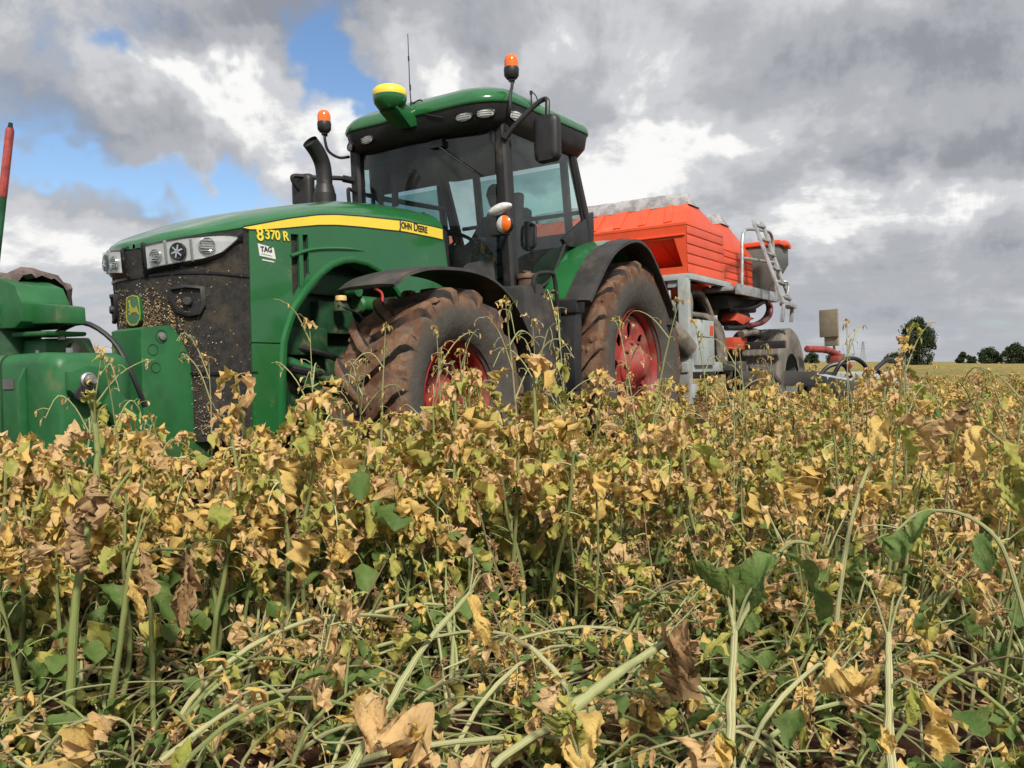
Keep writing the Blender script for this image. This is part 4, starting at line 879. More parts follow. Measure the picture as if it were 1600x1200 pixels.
# ================================================================== the seed drill behind the tractor (same local axes)
DRL = empty('seed_drill', TM)
tag(DRL, 'trailed seed drill with orange hoppers, grey frame, ladder and hoses, behind the tractor', 'seed drill')
def dpart(name, mat, fnc, parent=None, bev=0., smooth=35):
    mb = MB(); fnc(mb); return mb.build(name, mat, parent or DRL, smooth=smooth, bev=bev)
WI = TM.inverted()
def wpt(px, py, dep):
    a = Vector(((px - 800) / 1350, 1, (600 - py) / 1350)); a.rotate(Matrix.Rotation(R(-1.485), 3, 'X')); return WI @ (Vector((0, 0, 1.08)) + a * dep)
def hopper(x0, x1, hy, z0, z1, zt, tx0, tx1, thy, layers, pocket):
    """ribbed plastic hopper: x0 front, x1 rear (x1 < x0)"""
    o = MB(); lv = [z0 + (z1 - z0) * k / layers for k in range(layers + 1)]
    def wall(z, i): return [(x0 - i, hy - i, z), ((x0 + x1) / 2, hy - i, z), (x1 + i, hy - i, z), (x1 + i, -hy + i, z), ((x0 + x1) / 2, -hy + i, z), (x0 - i, -hy + i, z)]
    rows = []
    for k in range(layers):
        rows += [wall(lv[k] + .004, .012), wall(lv[k] + .016, .0), wall(lv[k + 1] - .010, .002), wall(lv[k + 1], .012)]
    o.loft(rows)
    # front wall with its sloping pocket
    if pocket:
        pz0, pz1 = z0 + .085, z0 + .42; hole = [(-1.02, pz0), (hy - .06, pz0), (hy - .16, pz1), (-.92, pz1)]
        o.panel([(-hy + .006, z0), (hy - .006, z0), (hy - .006, z1), (-hy + .006, z1)], [hole], lambda u, v, k: (x0 - .004, u, v))
        deep = [(x0 - .46, -.86, pz0 + .03), (x0 - .46, hy - .20, pz0 + .03), (x0 - .03, hy - .18, pz1 - .01), (x0 - .03, -.88, pz1 - .01)]
        o.loft([[(x0 - .004, u, v) for u, v in hole], deep], closed=True); o.add(deep, [(0, 1, 2, 3)])
    else: o.panel([(-hy + .006, z0), (hy - .006, z0), (hy - .006, z1), (-hy + .006, z1)], [], lambda u, v, k: (x0 - .004, u, v))
    # sloping shoulder up to the filling mouth
    a = [(x0, hy, z1), (x1, hy, z1), (x1, -hy, z1), (x0, -hy, z1)]; b2 = [(tx0, thy, zt), (tx1, thy, zt), (tx1, -thy, zt), (tx0, -thy, zt)]
    a2 = [(p[0], p[1], p[2] + .03) for p in a]; o.loft([a, a2, b2, [(p[0], p[1], p[2] + .015) for p in b2]], closed=True)
    ob = o.build('hopper', ORANGE, DRL, smooth=25, bev=.018, seg=2)
    for k in range(1, layers):
        if pocket and z0 + .08 < lv[k] < z0 + .43: continue
        g = MB(); g.box((x0 + .004, 0, lv[k]), (.022, hy * 1.96, .020)); g.build('rib', ORANGE, ob, bev=.006)
    if pocket:
        for k in range(9):
            y = -.8 + k * .21; g = MB(); g.bar((x0 - .455, y + .06, pz0 + .035), (x0 - .035, y, pz1 - .015), .012, .014); g.build('rib', ORANGE, ob, smooth=0)
        for k in range(7):
            y = -1.0 + k * .33; g = MB(); g.bar((x0 - .02, y, z1 + .05), (tx0 + .03, y * thy / hy, zt - .015), .10, .022, (1, 0, 1)); g.build('rib', ORANGE, ob, bev=.008)
    return ob
H1 = hopper(-1.45, -2.74, 1.22, 2.09, 2.66, 2.97, -1.78, -2.08, 1.12, 5, True)
def tarp(m, x0, x1, hy, z):
    r = random.Random(4); rows = []
    for i in range(13):
        t = i / 12; x = x0 + (x1 - x0) * t; row = []
        for j in range(25):
            u = j / 24 * 2 - 1; zz = z + .10 * (1 - abs(2 * t - 1) ** 3) - .03 * abs(u) ** 6 + r.uniform(-.012, .012); row.append((x + r.uniform(-.01, .01), hy * u, zz if 0 < i < 12 and 0 < j < 24 else z - .07))
        rows.append(row)
    m.loft(rows)
dpart('cover', TARP, lambda m: tarp(m, -1.75, -2.11, 1.15, 3.02), H1, smooth=60)
H2 = hopper(-3.0, -4.34, 1.10, 2.08, 2.56, 2.96, -3.34, -3.62, .98, 5, False)
dpart('cover', TARP, lambda m: tarp(m, -3.31, -3.65, 1.01, 3.015), H2, smooth=60)
# frame
dpart('frame_rail', GREYP, lambda m: (m.box((-1.47, 0, 2.055), (.09, 2.50, .07)), m.box((-2.2, 1.22, 2.055), (1.46, .08, .07)), m.box((-2.2, -1.22, 2.055), (1.46, .08, .07))), bev=.006)
for y in (1.18, -1.18): dpart('frame_post', GREYP, lambda m: (m.box((-1.42, y, 1.30), (.10, .12, 1.46)), m.box((-1.47, y - .12 * (1 if y > 0 else -1), 1.99), (.03, .2, .1))), bev=.008)
dpart('chassis_beam', GREYP, lambda m: (m.box((-2.6, .5, .95), (3.6, .14, .2)), m.box((-2.6, -.5, .95), (3.6, .14, .2)), m.box((-1.5, 0, .72), (.2, 2.5, .16)), m.box((-.95, 0, .62), (1.0, .2, .16)), m.box((-2.0, 1.18, 1.0), (1.3, .10, .12))), bev=.012)
FN = dpart('outlet_funnel', ORANGE_D, lambda m: m.loft([[(-1.6, 1.05, 2.03), (-2.8, 1.05, 2.03), (-2.8, -1.05, 2.03), (-1.6, -1.05, 2.03)], [(-2.0, .45, 1.62), (-2.4, .45, 1.62), (-2.4, -.45, 1.62), (-2.0, -.45, 1.62)]], closed=True, cap=True), bev=.01)
dpart('metering_unit', BLACK_D, lambda m: (m.box((-2.15, .3, 1.42), (.5, 1.2, .45)), m.box((-2.9, .5, 1.55), (.7, .6, .5))), bev=.02)
BX = dpart('control_cabinet', GREYP, lambda m: m.box((-1.84, 1.17, 1.29), (.62, .20, .54)), bev=.012)
dpart('cabinet_seam', BLACK, lambda m: m.box((-1.84, 1.272, 1.36), (.56, .006, .008)), BX, smooth=0)
dpart('cabinet_stripe', ORANGE_D, lambda m: [m.prism([(-1.98 - k * .045, 1.38), (-2.01 - k * .045, 1.38), (-2.03 - k * .045, 1.50), (-2.00 - k * .045, 1.50)], 1.268, 1.275) for k in range(3)], BX, smooth=0)
dpart('valve_block', GALV, lambda m: (m.box((-1.36, 1.02, 1.62), (.10, .12, .32)), [m.tube([(-1.30, 1.0, 1.5 + k * .09), (-1.20, 1.05, 1.5 + k * .09)], .022, 8) for k in range(4)], m.tube([(-1.36, 1.02, 1.6), (-1.36, 1.02, 1.9)], .02, 8)), bev=.005)
dpart('blower_duct', HOSE, lambda m: m.tube(smooth_path([(-1.0, .80, 1.62), (-1.16, 1.02, 1.50), (-1.30, 1.16, 1.32), (-1.42, 1.2, 1.20)]), .12, 16))
hr_ = random.Random(9)
for k in range(7):
    x = -2.28 - k * .09; y = 1.02 - k * .04 + hr_.uniform(-.04, .04)
    dpart('seed_hose', HOSE, lambda m: m.tube(smooth_path([(x + .30, y - .30, 1.60), (x + .26, y - .10, 1.86 + hr_.uniform(-.03, .05)), (x + .06, y + .05, 1.93), (x - .16, y + .10, 1.72), (x - .26, y + .12, 1.42), (x - .30, y + .14, 1.08)]), .031, 10))
for k in range(4):
    x = -2.05 - k * .08; dpart('seed_hose', HOSE, lambda m: m.tube(smooth_path([(x, 1.0, 1.66), (x - .22, 1.12, 1.62), (x - .40, 1.18, 1.44), (x - .46, 1.20, 1.05)]), .034, 10))
dpart('seed_hose', HOSE, lambda m: m.tube(smooth_path([(-1.66, 1.08, 2.0), (-1.72, 1.12, 1.8), (-1.68, 1.12, 1.58)]), .05, 10))
dpart('seed_hose', HOSE_B, lambda m: m.tube(smooth_path([(-2.9, 1.2, 1.74), (-3.4, 1.35, 1.78), (-3.9, 1.40, 1.90), (-4.05, 1.40, 1.78), (-3.8, 1.38, 1.62), (-3.3, 1.3, 1.52), (-2.8, 1.2, 1.50)]), .036, 10))
dpart('red_hose', pmat('dark_red_hose', (.16, .035, .035), .5), lambda m: m.tube(smooth_path([(-3.86, 1.42, 1.90), (-4.02, 1.44, 1.82), (-3.94, 1.44, 1.69), (-3.6, 1.42, 1.58), (-3.2, 1.38, 1.54)]), .033, 10))
dpart('air_hose', HOSE, lambda m: (m.tube(smooth_path([(-3.1, 1.3, 1.42), (-3.5, 1.36, 1.46), (-3.9, 1.38, 1.36), (-4.2, 1.4, 1.15)]), .05, 10)))
dpart('underdeck', BLACK_D, lambda m: (m.box((-3.4, .9, 1.84), (1.2, .7, .18)), m.lathe([(0, -.3), (.14, -.3), (.14, .3), (0, .3)], 18, 'X', (-3.3, 1.15, 1.66))), bev=.03)
dpart('orange_bracket', ORANGE_D, lambda m: (m.prism([(-3.0, 1.70), (-3.75, 1.66), (-3.2, 1.55), (-2.9, 1.60)], 1.1, 1.3), m.box((-3.1, 1.15, 1.30), (.55, .3, .16))), bev=.01)
# platform, hand rails, ladder
PF = dpart('platform', GALV, lambda m: (m.box((-3.45, 1.15, 1.985), (1.75, .62, .05)), m.box((-3.45, 1.44, 1.97), (1.80, .05, .13)), m.box((-4.33, 1.15, 1.97), (.05, .60, .13)), m.box((-4.38, 1.42, 2.03), (.12, .12, .2))), bev=.006)
def rail(paths, r_=.022): return dpart('handrail', GALV, lambda m: [m.tube(p, r_, 9) for p in paths])
rail([smooth_path([(-2.74, 1.44, 1.92), (-2.78, 1.44, 2.30), (-2.82, 1.44, 2.62), (-2.92, 1.44, 2.74), (-3.12, 1.44, 2.79), (-3.6, 1.44, 2.84), (-4.0, 1.44, 2.87), (-4.16, 1.44, 2.82), (-4.22, 1.44, 2.68), (-4.26, 1.44, 2.3), (-4.30, 1.44, 1.95)], 4), [(-2.80, 1.44, 2.38), (-4.24, 1.44, 2.46)]])
rail([smooth_path([(-3.02, .92, 1.98), (-3.05, .92, 2.5), (-3.12, .92, 2.70), (-3.35, .92, 2.77), (-3.9, .92, 2.80), (-4.3, .92, 2.78), (-4.40, .92, 2.6), (-4.4, .92, 1.98)], 4)], .02)
dpart('rail_plate', GALV, lambda m: (m.box((-3.4, .95, 2.42), (.9, .02, .10)), m.box((-3.25, 1.0, 2.2), (.08, .03, .45))), bev=.004)
LD = empty('ladder', parent=DRL)
ST = [[wpt(1177, 344, 11.55), wpt(1225, 474, 11.25), wpt(1222, 503, 11.25)], [wpt(1190, 347, 11.85), wpt(1238, 480, 11.55), wpt(1236, 503, 11.55)]]
for q in ST: dpart('stile', GALV, lambda m: (m.bar(q[0], q[1], .035, .085, (1, 0, 0)), m.bar(q[1], q[2], .04, .06, (1, 0, 0))), LD, bev=.005)
for k in range(6):
    t = .06 + k * .17; dpart('rung', GALV, lambda m: m.bar(ST[0][0].lerp(ST[0][1], t), ST[1][0].lerp(ST[1][1], t), .07, .03), LD, bev=.004)
dpart('ladder_bracket', GALV, lambda m: (m.bar(ST[0][1], ST[1][1], .12, .05), m.tube(smooth_path([wpt(1224, 440, 11.5), wpt(1230, 441, 11.5), wpt(1232, 450, 11.5), wpt(1229, 462, 11.4)]), .016, 7)), LD, bev=.004)
SH = dpart('small_hopper', GREYH, lambda m: m.loft([[(-4.42, 1.45, 2.74), (-5.0, 1.45, 2.74), (-5.0, .65, 2.74), (-4.42, .65, 2.74)], [(-4.42, 1.45, 2.50), (-5.0, 1.45, 2.50), (-5.0, .65, 2.50), (-4.42, .65, 2.50)], [(-4.5, 1.25, 2.08), (-4.8, 1.25, 2.08), (-4.8, .95, 2.08), (-4.5, .95, 2.08)]], closed=True, cap=True), bev=.025)
dpart('hopper_lid', ORANGE, lambda m: (m.box((-4.71, 1.05, 2.77), (.64, .88, .07)), m.lathe([(0, -.12), (.05, -.11), (.06, -.05), (.06, .05), (.05, .11), (0, .12)], 14, 'X', (-4.74, 1.47, 2.77))), SH, bev=.02)
dpart('grey_bin', GREYH, lambda m: m.box((-4.0, .75, 2.25), (.7, .6, .45)), bev=.05)
# wide ribbed tyre, its hub and the black beam before it
RW = empty('roller_wheel', parent=DRL, loc=(-4.05, 1.34, .80))
def rtyre(m):
    prof = [(.36, -.35), (.55, -.37), (.68, -.35)]
    for k in range(9): y = -.32 + k * .08; prof += [(.712, y - .024), (.716, y + .020), (.703, y + .028)]
    prof += [(.68, .37), (.55, .38), (.36, .36)]; m.lathe(prof, 64, 'Y')
dpart('tyre', RUBBER_R, rtyre, RW, smooth=40)
dpart('rim', GREYH, lambda m: m.lathe([(.38, .34), (.36, .32), (.34, .1), (.12, .08), (.12, .2), (0, .2)], 32, 'Y'), RW)
dpart('axle_beam', BLACK, lambda m: (m.box((-3.28, 1.35, 1.27), (.08, .95, .10)), m.box((-3.3, 1.0, 1.05), (.4, .12, .3))), bev=.01)
# marker board on its red arm
MA = dpart('marker_arm', pmat('dark_red_paint', (.28, .05, .04), .5, var=.2, dust=DUST, dust_amt=.3), lambda m: (m.tube(smooth_path([(-4.3, 1.85, 1.22), (-4.9, 2.0, 1.20), (-5.4, 2.1, 1.08), (-5.6, 2.15, .95)]), .05, 10), m.box((-5.2, 2.06, 1.06), (.4, .12, .12))), bev=.01)
BD = dpart('marker_board', BOARD, lambda m: m.box((-5.05, 1.99, 1.60), (.03, .30, .40), Matrix.Rotation(R(-20), 3, 'Z')), bev=.004)
dpart('board_bracket', BOARD, lambda m: (m.box((-5.07, 2.02, 1.335), (.04, .22, .14), Matrix.Rotation(R(-20), 3, 'Z')), m.tube([(-5.1, 2.03, 1.42), (-5.15, 2.05, 1.1)], .02, 8)), BD, bev=.004)
# folded-down wing frame with looped black hoses
wf = [wpt(1262, 588, 12.6), wpt(1300, 596, 11.6), wpt(1345, 604, 11.0), wpt(1388, 604, 10.9), wpt(1412, 590, 12.2)]
dpart('wing_frame', GREYP, lambda m: [m.bar(wf[i] - Vector((0, 0, .08)), wf[i + 1] - Vector((0, 0, .08)), .14, .30) for i in range(4)] + [m.bar(wpt(1290, 587, 13.), wpt(1400, 587, 13.), .16, .12)], bev=.02)
for pts in (((1300, 592, 11.8), (1315, 566, 11.8), (1335, 560, 11.9), (1352, 572, 12), (1350, 588, 12)), ((1278, 590, 12), (1296, 572, 12), (1318, 570, 12), (1330, 590, 12)), ((1332, 600, 11.2), (1358, 585, 11.3), (1385, 563, 11.5), (1400, 566, 11.8), (1398, 588, 12)), ((1345, 596, 11.6), (1368, 580, 11.7), (1380, 588, 11.8), (1385, 600, 11.6)), ((1268, 580, 12), (1275, 588, 12.), (1285, 596, 12))):
    dpart('loop_hose', HOSE_B, lambda m: m.tube(smooth_path([wpt(*p) for p in pts], 5), .03, 8))
dpart('coulter_frame', BLACK_D, lambda m: (m.bar(wpt(1150, 590, 11.5), wpt(1270, 592, 11.8), .2, .2), m.bar(wpt(1120, 572, 11.), wpt(1160, 572, 11.2), .16, .12), m.tube(smooth_path([wpt(1170, 575, 10.8), wpt(1200, 580, 10.8), wpt(1220, 600, 10.8)]), .035, 8)), bev=.01)

# ================================================================== green front linkage implement
FI = empty('front_press', TM @ Matrix.Translation((5.58, 0, 0)))
tag(FI, 'green front mounted press frame with pivot head, ahead of the tractor nose', 'farm implement')
def fpart(name, mat, fnc, parent=None, bev=0., smooth=35):
    mb = MB(); fnc(mb); return mb.build(name, mat, parent or FI, smooth=smooth, bev=bev)
def beam(m):
    prof = rrect(.42, .60, .06, 4); m.loft([[(.05 + u * sc, y, .83 + v * sc) for u, v in prof] for y, sc in ((-1.75, 1), (.66, 1), (.76, .985), (.82, .93), (.845, .84))], closed=True, cap=True)
BM = fpart('main_beam', GREEN_M, beam, smooth=50)
fpart('beam_seam', GREEN_D, lambda m: m.loft([[(.05 + u * 1.012, y, .83 + v * 1.012) for u, v in rrect(.42, .60, .06, 4)] for y in (.36, .375)], closed=True), BM)
fpart('hinge_plate', GREEN_M, lambda m: (m.prism([(.22, 1.03), (.13, 1.06), (.0, 1.045), (-.03, .96), (.04, .86), (.14, .87), (.22, .94)], .86, .90),), bev=.010)
fpart('hinge_pin', STEEL, lambda m: (m.lathe([(0, .06), (.016, .06), (.021, .05), (.021, .035), (.028, .033), (.032, .0)], 20, 'Y', (.13, .90, .985)), m.lathe([(.032, .02), (.040, .015), (.040, 0)], 20, 'Y', (.13, .90, .985))))
fpart('link_arm', GREEN_M, lambda m: (m.prism([(.06, .86), (.0, .965), (-.13, .80), (-.30, .50), (-.16, .45), (-.06, .68)], .86, .93), m.prism([(.06, .86), (.0, .965), (-.13, .80), (-.30, .50), (-.16, .45), (-.06, .68)], .55, .62)), bev=.02)
fpart('spacer', INK, lambda m: m.lathe([(0, .01), (.035, .01), (.04, 0)], 14, 'Y', (.16, .902, .92)))
fpart('top_plate', GREEN_M, lambda m: m.prism([(.06, 1.10), (.04, 1.215), (-.20, 1.225), (-.25, 1.10)], .0, .40), bev=.015)
fpart('plate_bolt', STEEL, lambda m: m.lathe([(0, .02), (.026, .02), (.03, .01), (.03, 0)], 14, 'Y', (-.10, .402, 1.165)))
fpart('pivot_column', GREEN_D, lambda m: m.lathe([(.17, 1.08), (.17, 1.28), (.20, 1.30), (.20, 1.34)], 24, 'Z', (.05, .02, 0)))
HDp = fpart('pivot_head', GREEN_M, lambda m: (m.prism([(-.60, 1.29), (.32, 1.27), (.38, 1.30), (.39, 1.40), (.33, 1.49), (.18, 1.54), (-.60, 1.55)], -.10, .16, 'YZ'), m.prism([(.34, 1.29), (.60, 1.28), (.595, 1.37), (.37, 1.40)], -.06, .10, 'YZ'), m.prism([(.20, 1.255), (.54, 1.245), (.53, 1.222), (.20, 1.23)], -.10, .12, 'YZ')), bev=.022)
fpart('head_bolt', STEEL, lambda m: m.lathe([(0, -.02), (.02, -.02), (.02, .025), (0, .025)], 10, 'Z', (.0, .47, 1.225)), HDp)
fpart('head_boss', GREEN_D, lambda m: m.lathe([(0, .03), (.05, .03), (.06, .0)], 18, 'X', (.17, .12, 1.36)), HDp)
PL = fpart('marker_pole', pmat('pole_green', (.02, .11, .045), .5, var=.2), lambda m: m.tube([(.15, .10, 1.50), (.15, .228, 1.96)], .020, 10))
fpart('pole_tip', pmat('worn_red_paint', (.38, .07, .06), .55, var=.25, scale=14), lambda m: m.tube([(.15, .228, 1.96), (.15, .318, 2.285), (.15, .322, 2.30)], [.021, .021, .016], 10), PL)
fpart('pole_cap', INK, lambda m: m.tube([(.15, .321, 2.295), (.15, .329, 2.325)], [.014, .010], 8), PL)
for k in range(5): fpart('beam_bolt', STEEL, lambda m: m.lathe([(0, .025), (.018, .025), (.018, 0)], 6, 'Z', (.05, -.5 + k * .28, 1.13)), BM)
fpart('hydraulic_hose', HOSE_B, lambda m: m.tube(smooth_path([(-.05, .30, 1.24), (-.12, .46, 1.30), (-.20, .60, 1.20), (-.24, .70, 1.02), (-.30, .72, .84)]), .014, 8))
for y in (-.30, .02, .58): fpart('beam_rib', GREEN_M, lambda m: m.prism([(.262, .56), (.30, .60), (.30, .98), (.262, 1.06)], y, y + .025), BM, bev=.003)
fpart('gusset', GREEN_M, lambda m: m.prism([(.24, 1.128), (-.14, 1.128), (-.10, 1.16), (.10, 1.27)], -.22, -.19), BM, bev=.003)
fpart('name_plate', STEEL, lambda m: m.box((.262, .44, .98), (.006, .10, .05)), BM)
fpart('cross_plate', GREEN_M, lambda m: (m.prism([(.20, .56), (.20, 1.0), (.13, 1.08), (-.02, 1.08), (-.02, .56)], .28, .31), m.prism([(.27, .60), (.27, .98), (.25, 1.0), (.25, .58)], -.4, .2)), bev=.006)
def sack():
    r = random.Random(31); mb = MB(); rows = []
    for i in range(15):
        t = i / 14; row = []
        for j in range(13):
            u = j / 12; y = -.10 + .34 * t + .02 * math.sin(9 * u + 5 * t); a = u * math.pi * 1.15 - .2
            x = .17 * math.cos(a) + .035 * math.sin(17 * t + 3 * u); z = 1.475 + .085 * max(-.6, math.sin(a)) * (1 + .25 * math.sin(11 * t)) + r.uniform(-.022, .022) - .10 * (u < .12) - .08 * (u > .9)
            row.append((x + r.uniform(-.015, .015), y, z))
        rows.append(row)
    mb.loft(rows); o = mb.build('torn_sack', SACK, None, smooth=30, mw=TM @ Matrix.Translation((5.55, 0, .02)))
    tag(o, 'crumpled torn brown sack lying on the green pivot head', 'sack')
sack()

# ================================================================== the crop
def mat_leaf(name, ca, cb, cc, trans=.25, rough=.6, stem=False):
    """ca, cb: the two ends of the kind's colour; cc: blotches and dry edges"""
    m = bpy.data.materials.new(name); m.use_nodes = True; nt = m.node_tree; nt.nodes.clear()
    o = nd(nt, 'ShaderNodeOutputMaterial'); at = nd(nt, 'ShaderNodeAttribute', attribute_name='tone'); oi = nd(nt, 'ShaderNodeObjectInfo')
    geo = nd(nt, 'ShaderNodeTexCoord'); O = geo.outputs['Object']
    t = mth(nt, 'FRACT', mth(nt, 'ADD', at.outputs['Fac'], mth(nt, 'MULTIPLY', oi.outputs['Random'], .37)))
    tri = mth(nt, 'ABSOLUTE', mth(nt, 'SUBTRACT', mth(nt, 'MULTIPLY', t, 2.), 1.))
    c = mixc(nt, tri, ca, cb)
    if stem: av = nd(nt, 'ShaderNodeAttribute', attribute_name='edge').outputs['Fac']; n = nd(nt, 'ShaderNodeTexNoise', {'W': mth(nt, 'ADD', mth(nt, 'MULTIPLY', av, 9.), mth(nt, 'ADD', mth(nt, 'MULTIPLY', at.outputs['Fac'], 40.), mth(nt, 'MULTIPLY', noise(nt, O, 9, 3), 2.))), 'Scale': 1., 'Detail': 3.}, noise_dimensions='1D').outputs[0]; c = mixc(nt, sstep(nt, n, .40, .70, 0, .7), c, cc); c = mixc(nt, sstep(nt, noise(nt, O, 60, 3, .7), .66, .74, 0, .6), c, (.09, .06, .03))
    else: n = noise(nt, O, 38, 4, .65); c = mixc(nt, sstep(nt, n, .48, .72, 0, .75), c, cc)
    edge = nd(nt, 'ShaderNodeAttribute', attribute_name='edge')
    if not stem: c = mixc(nt, mth(nt, 'MULTIPLY', edge.outputs['Fac'], .55), c, cc)
    p = nd(nt, 'ShaderNodeBsdfPrincipled', {'Base Color': c, 'Roughness': rough, 'Specular IOR Level': .25})
    bn = nd(nt, 'ShaderNodeBump', {'Strength': .7, 'Distance': .006, 'Height': n if stem else noise(nt, O, 70, 4, .6)}); nt.links.new(bn.outputs[0], p.inputs['Normal'])
    tr = nd(nt, 'ShaderNodeBsdfTranslucent', {'Color': c})
    mx = nd(nt, 'ShaderNodeMixShader', {0: trans, 1: p.outputs[0], 2: tr.outputs[0]}); nt.links.new(mx.outputs[0], o.inputs[0]); return m
L_GREEN = mat_leaf('green_leaf', (.070, .135, .032), (.14, .225, .058), (.19, .21, .065), .30, .5)
L_LIME = mat_leaf('yellow_green_leaf', (.28, .33, .07), (.50, .45, .11), (.56, .45, .16), .32)
L_YEL = mat_leaf('yellow_leaf', (.78, .55, .17), (.72, .54, .19), (.58, .37, .14), .34)
L_TAN = mat_leaf('tan_withered_leaf', (.76, .57, .31), (.66, .45, .21), (.50, .31, .14), .28, .8)
L_BRN = mat_leaf('brown_dead_leaf', (.42, .27, .135), (.26, .155, .075), (.52, .37, .20), .2, .85)
S_GRN = mat_leaf('green_stem', (.16, .22, .065), (.27, .32, .11), (.30, .27, .13), .0, .55, True)
S_PALE = mat_leaf('pale_stem', (.36, .42, .18), (.50, .50, .26), (.30, .24, .13), .0, .6, True)
S_DRY = mat_leaf('dry_stem', (.40, .33, .19), (.30, .23, .12), (.20, .12, .07), .0, .75, True)
LM = [L_GREEN, L_LIME, L_YEL, L_TAN, L_BRN, S_GRN, S_PALE, S_DRY]
GRN, LIM, YEL, TAN, BRN, SG, SP, SD = range(8)

class PM:
    """plant mesh: vertices, faces, material, tone and edge per vertex"""
    def __init__(s): s.v = []; s.f = []; s.m = []; s.t = []; s.e = []
    def add(s, v, f, mat, tone, edge=None):
        k = len(s.v); s.v += v; s.f += [tuple(i + k for i in q) for q in f]; s.m += [mat] * len(f); s.t += [tone] * len(v); s.e += edge or [0.] * len(v)
    def join(s, o):
        k = len(s.v); s.v += o.v; s.f += [tuple(i + k for i in q) for q in o.f]; s.m += o.m; s.t += o.t; s.e += o.e
    def mesh(s, name, self_hi=False):
        me = bpy.data.meshes.new(name); me.from_pydata([tuple(p) for p in s.v], [], s.f)
        used = sorted(set(s.m)); mp = {u: i for i, u in enumerate(used)}
        for u in used: me.materials.append(LM[u])
        me.polygons.foreach_set('material_index', [mp[x] for x in s.m])
        a = me.attributes.new('tone', 'FLOAT', 'POINT'); a.data.foreach_set('value', s.t)
        a = me.attributes.new('edge', 'FLOAT', 'POINT'); a.data.foreach_set('value', s.e)
        me.polygons.foreach_set('use_smooth', [x not in (TAN, BRN) or self_hi for x in s.m]); me.update(); return me
def p_stem(pm, pts, r0, r1, mat, tone, n=6, sub=3, jit=0.):
    P = smooth_path(pts, sub) if len(pts) > 2 else [Vector(p) for p in pts]
    k = len(P); rs = [r0 + (r1 - r0) * (i / (k - 1)) for i in range(k)]
    if r0 > .005:
        ph = tone * 50
        for i in range(1, k - 1): rs[i] *= 1 + .06 * math.sin(i * 1.9 + ph) + (.16 if (i + int(ph)) % 5 == 0 else 0); P[i] = P[i] + Vector((math.sin(i * 2.7 + ph), math.cos(i * 3.1 + ph), 0)) * r0 * .10
    mb = MB(); mb.tube(P, rs, n, cap=False)
    if n >= 8:
        for i, q in enumerate(mb.v): c = P[i // n]; mb.v[i] = tuple(c + (Vector(q) - c) * (1.03 if (i % n) % 2 else .97))
    pm.add([Vector(q) for q in mb.v], mb.f, mat, tone, [abs((i % n) / n * 2 - 1) for i in range(len(mb.v))]); return P
def p_leaf(pm, base, dirv, L, W, mat, r, droop=.6, curl=.3, crump=.1, pet=.22, nu=12, nv=7, lobed=True, twist=0., fold=.15):
    """one radish-like leaf: thin stalk, uneven side lobes, large end lobe; droop bends it down, curl rolls it, crump crumples it"""
    d = Vector(dirv).normalized(); p = Vector(base); up = Vector((0, 0, 1)); side = d.cross(up)
    side = side.normalized() if side.length > .05 else Vector((1, 0, 0)); tone = r.random()
    ph = [r.uniform(0, 6.28) for _ in range(6)]; fr = [r.uniform(3, 6) for _ in range(4)]; step = L / nu; V = []; E = []; F = []
    side.rotate(Matrix.Rotation(twist, 3, d))
    bias = r.uniform(-.25, .25); dry = mat in (YEL, TAN, BRN); rag = .0 if mat == GRN else .12 if mat == LIM else .28; tipw = .05 if mat == GRN else r.uniform(.15, .45)
    for i in range(nu + 1):
        u = i / nu
        if i: p = p + d * step
        # gravity bends the blade, then wander
        d2 = d + Vector((0, 0, -1)) * droop * step / L * 2.2 + side * (.18 * math.sin(ph[0] + u * 4)) * .35
        d = d2.normalized(); side = (side - d * side.dot(d)).normalized(); nrm = side.cross(d)
        if u < pet: w_ = .05
        else:
            q = (u - pet) / (1 - pet); w_ = math.sin(math.pi * min(1, q ** .8 * .98 + .02)) ** .55
            if lobed: w_ *= (.50 + .50 * min(1, q * 1.5)) * (1 + .26 * math.sin(ph[1] + q * 11) * (1 - q * .5))
            w_ = max(w_, .05 if q < .6 else tipw)
        for j in range(nv):
            v = j / (nv - 1) * 2 - 1; a = abs(v) * (curl * (1.1 + .6 * math.sin(ph[2] + u * fr[0]))) * 2.2
            hw = W * .5 * w_ * (1 + bias * v)
            if rag and j in (0, nv - 1) and u > pet: hw *= 1 + r.uniform(-rag, rag) * (1 if nu < 15 else .5)
            off = side * (v / max(abs(v), 1e-6) * hw * (math.sin(a) / a if a > 1e-3 else 1) * abs(v)) + nrm * hw * abs(v) * ((1 - math.cos(a)) / max(a, 1e-3) + fold)
            cz = crump * W * w_ * (math.sin(ph[3] + u * fr[1] * 3 + v * fr[2] * .9) + .8 * math.sin(ph[4] + u * 19 + v * 6) + (.7 * math.sin(ph[0] + u * 37 + v * 13) + .5 * math.sin(ph[1] + v * 17 - u * 29) if nu > 15 else 0) + r.uniform(-1., 1.) * ((1.15 if dry else .6) if nu < 15 else .3)) * (.4 + .6 * abs(v))
            V.append(p + off + nrm * cz + d * (crump * W * .5 * w_ * math.sin(ph[5] + v * 5 + u * 9))); E.append(abs(v) ** 2 * (.6 if u < .85 else 1.))
    for i in range(nu):
        for j in range(nv - 1): a = i * nv + j; F.append((a, a + 1, a + nv + 1, a + nv))
    pm.add(V, F, mat, tone, E)
def rdir(r, el0=-.2, el1=.6):
    a = r.uniform(0, 6.283); e = r.uniform(el0, el1); return Vector((math.cos(a) * math.cos(e), math.sin(a) * math.cos(e), math.sin(e)))
